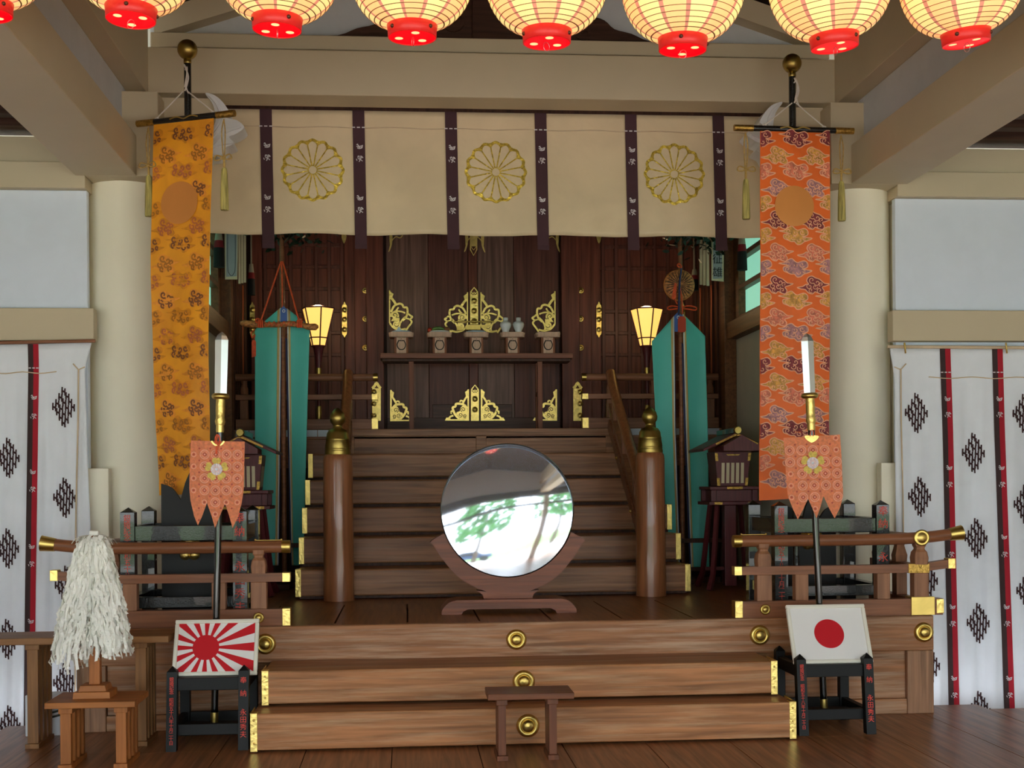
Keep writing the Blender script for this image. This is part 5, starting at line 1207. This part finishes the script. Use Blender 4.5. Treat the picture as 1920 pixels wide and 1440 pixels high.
# ================================================================= HANGING SIGNBOARDS, TASSELS, CORDS
def sign(lab, pts_front, side_pts, chars, Y):
    c = at(sum(p[0] for p in pts_front) / 4, 490, Y)
    t = thing('hanging_signboard', lab, 'signboard', c, group='hanging boxed signboards')
    fm = pxm(Y)
    b = MB().fill(pts_front, fm, 0, thick=.14)
    u0, u1 = pts_front[0][0], pts_front[1][0]
    b.build('case', 'cream', t, .003)
    f = MB().fill([(u0 + 3, 430), (u1 - 3, 430), (u1 - 3, pts_front[2][1] - 6), (u0 + 3, pts_front[2][1] - 5)], fm, .004, thick=.006)
    f.build('face_panel', 'greybox', t)
    if chars:
        k = MB()
        for ch, v in chars: k.text(ch, lambda p, o=0: at(p[0], -p[1], Y - .008 - o), (u0 + u1) / 2, -v, 20, 0, .001)
        k.build('lettering', 'ink', t)
    else:
        k = MB().ribbon(cr([(u0 + 6, 430), (u0 + 6, 500), (u0 + 9, 513), ((u0 + u1) / 2, 517), (u1 - 9, 513), (u1 - 6, 500), (u1 - 6, 430)], 4), .9, fm, .006); k.build('panel_line', 'ink', t)
    s = MB()
    for i in range(3):
        w = side_pts[0] + (side_pts[1] - side_pts[0]) * i / 3; w2 = side_pts[0] + (side_pts[1] - side_pts[0]) * (i + .85) / 3
        s.fill([(w, 425), (w2, 425), (w2, pts_front[2][1] + 8 - i), (w, pts_front[2][1] + 8 - i)], fm, -.03 - .02 * i, thick=.05)
    s.build('side_frame', 'cream', t, .002)
sign('grey-faced hanging boxed signboard without lettering next to the yellow-orange banner', [(421, 425), (447, 425), (445, 524), (422, 524)], (447, 462), None, 10.8)
sign('grey-faced hanging boxed signboard with two black characters in view', [(1334, 425), (1357, 425), (1357, 528), (1334, 526)], (1330, 1311), [('明', 440), ('征', 485), ('雄', 510)], 10.8)
tm = mat('tassel_grey_head', (150, 140, 120), .7)
for lab, u, v0, v1, Y, w in (('red and black hanging tassel next to the unlettered signboard', 410, 432, 500, 10.3, 9.5), ('black hanging tassel behind the unlettered signboard', 471, 495, 553, 11.3, 6.5), ('red and black hanging tassel in front of the pale green window', 1391, 440, 508, 10.1, 9), ('black hanging tassel behind the lettered signboard', 1302, 505, 546, 11.3, 7)):
    t = thing('hanging_tassel', lab, 'tassel', at(u, v0, Y), group='hanging blind tassels')
    c = at(u, v0, Y); L = (v1 - v0) * Y / 2450; r = w * Y / 2450
    MB().tube([c + Vector((0, 0, .45)), c], .008, 6).lathe([(r * .55, 0), (r * .8, -L * .28)], c, n=14).build('head', tm, t)
    MB().lathe([(r * .8, -L * .2801), (r, -L * .48)], c, n=16).build('red_band', 'darkred', t)
    MB().lathe([(r, -L * .4801), (r * 1.1, -L)], c, n=16).build('skirt', 'blackcloth', t)
for lab, u, v0, v1, Y in (('thin orange cord on the slatted wall, between the yellow-orange banner and the sword', 437, 530, 765, 11.5), ('thin orange cord on the slatted wall, behind the tip of the wrapped sword', 455, 535, 765, 11.9), ('thin orange cord on the slatted wall below the lettered signboard', 1334, 535, 765, 11.4), ('thin orange cord on the slatted wall just beyond the brocade disc', 1313, 540, 700, 11.9)):
    tag(MB().tube([at(u + .5 * math.sin(k), v0 + (v1 - v0) * k / 12, Y) for k in range(13)], .007, 6).build('wall_cord', mat('dull_orange_cord', (186, 96, 56), .7)), lab, 'cord', 'cords on the slatted walls')
# ================================================================= PAPER LANTERNS
def lantern():
    t = thing('paper_lantern', '', 'lantern', (0, 0, 0), group='row of lit paper lanterns')
    prof = [(.10, .048), (.128, .056), (.16, .074), (.188, .098), (.210, .126), (.227, .158), (.240, .194), (.247, .232), (.25, .272), (.25, .315), (.246, .36), (.236, .405), (.221, .45), (.2, .49), (.172, .523), (.138, .546), (.10, .556)]
    prof = cr(prof, 3)
    b = MB(); n = 72
    b.lathe(prof, n=n, mif=lambda i, k: 2 if k % 6 == 0 else (0 if (k // 6) % 2 else 1))
    acc = 0
    for i in range(1, len(prof) - 1):
        acc += math.hypot(prof[i][0] - prof[i - 1][0], prof[i][1] - prof[i - 1][1])
        if acc > .0185:
            acc = 0; r, z = prof[i]
            b.lathe([(r + .0002, z - .0013), (r + .0020, z), (r + .0002, z + .0013)], n=n, mi=3)
    b.build('paper_shade', ['papa', 'papb', 'papl', 'rib'], t, world=False)
    rm = MB().lathe([(.0935, .008), (.092, .0), (.096, .001), (.097, .025), (.101, .05), (.098, .052)], n=48, cap=False).build('bottom_rim', 'redp', t, world=False)
    d = MB().lathe([(1e-5, .004), (.0925, .004)], n=48)
    d.build('base_disc', 'redb', t, world=False)
    for k in range(3):
        h = MB(); a = .5 + 2 * PI * k / 3; h.lathe([(.0165, .0034), (1e-5, .0034)], cap=False, o=(.055 * math.cos(a), .055 * math.sin(a), 0), n=16)
        h.build('lit_hole', 'holeo', t, world=False)
    for a in (-1.0, -2.75, 1.2): MB().ball((.097 * math.cos(a), .097 * math.sin(a), .028), .0085, n=10).build('rivet', 'rivet', rm, world=False)
    MB().tube([(.002, .016 * math.sin(2 * PI * k / 16), -.014 + .018 * math.cos(2 * PI * k / 16)) for k in range(17)], .0012, 6).build('pull_ring', 'wire', t, world=False)
    MB().lathe([(.1, .555), (.101, .60), (.09, .605)], n=40).build('top_rim', 'redp', t, world=False)
    MB().tube([(0, 0, .6), (0, 0, 1.0)], .006, 6).build('hanging_wire', 'cable', t, world=False)
    return t
L0 = None
lab = ['red-rimmed paper lantern at the very edge of the picture, only its rim corner in view',
       'second paper lantern of the row, above the yellow-orange banner pole',
       'third paper lantern of the row, over the first plum band of the curtain',
       'fourth paper lantern of the row, over the curtain beside the middle crest',
       'fifth paper lantern of the row, just beyond the middle crest',
       'sixth paper lantern of the row, over the last gold crest',
       'seventh paper lantern of the row, above the red-orange banner pole',
       'eighth paper lantern of the row, at the end nearest the side beam']
for k, (x, z) in enumerate([(-1.60, 3.232), (-1.055, 3.226), (-.491, 3.198), (.04, 3.178), (.577, 3.168), (1.128, 3.148), (1.757, 3.172), (2.311, 3.198)]):
    rx, ry, rz = [(0, .03, .4), (.02, -.05, 1.2), (0, -.03, 0), (.01, .0, .25), (0, .01, 2.2), (.02, .0, .9), (.02, .08, .15), (.02, .12, .4)][k]
    if L0 is None: o = L0 = lantern()
    else: o = copy_tree(L0)
    o.location = (x, 5.2, z); o.rotation_euler = (rx, -ry, rz); o['label'] = lab[k]
# beam the lanterns hang from, above the frame
trim('ceil', CX - 2.29, CX + 2.29, 5.12, 5.28, 4.18, 4.36)
# ================================================================= THE WORLD BEYOND THE OPEN FRONT
struct(bx('ground', 'ground', -70, 72, -80, -1.62, -.62, -.5, bev=0))
struct(bx('roof', 'roof', -9, 10.5, -3.2, 13.5, 6.3, 6.5, bev=0))  # unseen slab added over everything to block the sun from the interior
for k, (x, w) in enumerate(((-4.3, .26), (-1.2, .2), (3.3, .22), (6.2, .26))): trim('beam', x - w / 2, x + w / 2, -1.6, -1.4, -.1, 3.4)
trim('ceil', -7, 8.4, -1.6, -1.42, 2.62, 2.74); trim('ceil', -7, 8.4, -1.62, -1.38, 3.2, 3.6)
tw = MB()
for k in range(26): tw.box(-7 + .6 * k, -6.96 + .6 * k, -1.56, -1.46, 2.74, 3.3)
ntrim[0] += 1; struct(tw.build('trim_%d' % ntrim[0], 'ceil'))
struct(bx('wall_front_upper', 'plaster', -7, 8.4, -1.56, -1.46, 3.6, 6.3, bev=0))
rn = random.Random(11)
struct(bx('lawn', 'lawn', -40, 42, -60, -17, -.5, -.46, bev=0))
car = thing('parked_car', 'blue car parked outside, seen only in the mirror', 'car', (1.2, -15, -.5))
MB().fill(cr([(-2.1, .35), (-2.1, .75), (-1.3, .9), (-.8, 1.4), (.6, 1.42), (1.3, .95), (2.0, .85), (2.15, .4)], 4), lambda p, o=0: Vector((1.2 + p[0], -15.8 - o, -.5 + p[1])), 0, thick=-1.6).build('body', 'carp', car)
MB().fill([(-1.1, .92), (-.72, 1.32), (.52, 1.34), (1.0, .95)], lambda p, o=0: Vector((1.2 + p[0], -14.19 - o, -.5 + p[1])), 0).build('side_window', 'ink', car)
for dx in (-1.3, 1.35):
    for y in (-15.75, -14.15): MB().tube([(1.2 + dx, y - .1, -.17), (1.2 + dx, y + .1, -.17)], .33, 20).build('wheel', 'ink', car)
for k in range(9):
    x, y = -24 + 6.4 * k + rn.uniform(-.6, .6), rn.uniform(-24, -13)
    t = thing('garden_tree', 'garden tree outside, seen only in the mirror', 'tree', (x, y, -.5), group='garden trees outside the hall')
    MB().tube([(x, y, -.5), (x + .2, y, 1.5), (x + .1, y + .2, 4)], [.22, .17, .08], 8).build('trunk', 'trunk', t)
    c = MB()
    for q in range(420):
        p = Vector((x + rn.uniform(-2, 2), y + rn.uniform(-2, 2), 4.0 + rn.uniform(-1.6, 1.8))); d = Vector((rn.gauss(0, 1), rn.gauss(0, 1), rn.gauss(0, 1))).normalized() * .3; e = d.cross(Vector((rn.gauss(0, 1), rn.gauss(0, 1), 1))).normalized() * .22
        c.add([p - d, p - e, p + d, p + e], [(0, 1, 2, 3)])
    c.build('crown', 'tree', t)
# light: open sky and the sun on the forecourt, plus the lamps themselves
W = bpy.data.worlds.new('world'); SC.world = W; W.use_nodes = True
bg = W.node_tree.nodes['Background']; bg.inputs['Color'].default_value = (.88, .945, 1, 1); bg.inputs['Strength'].default_value = SKY
sn = bpy.data.lights.new('sun', 'SUN'); sn.energy = SUN; sn.angle = .01; sn.color = (1, .98, .94)
so = bpy.data.objects.new('sun', sn); COL.objects.link(so); so.rotation_euler = (math.radians(35), math.radians(12), 0)
for x in (-.745, 2.135):
    l = bpy.data.lights.new('lamp_bulb', 'POINT'); l.energy = 2.5; l.color = (1, .72, .38); l.shadow_soft_size = .05
    o = bpy.data.objects.new('lamp_bulb', l); COL.objects.link(o); o.location = (x, 11.42, 3.02)
SC.view_settings.view_transform = 'Standard'; SC.view_settings.look = 'None'; SC.view_settings.gamma = 1
SC.view_settings.use_curve_mapping = False; SC.view_settings.exposure = EXPO
SC.cycles.use_denoising = True; SC.cycles.max_bounces = 10; SC.cycles.diffuse_bounces = 6; SC.cycles.glossy_bounces = 5
SC.cycles.sample_clamp_indirect = 6
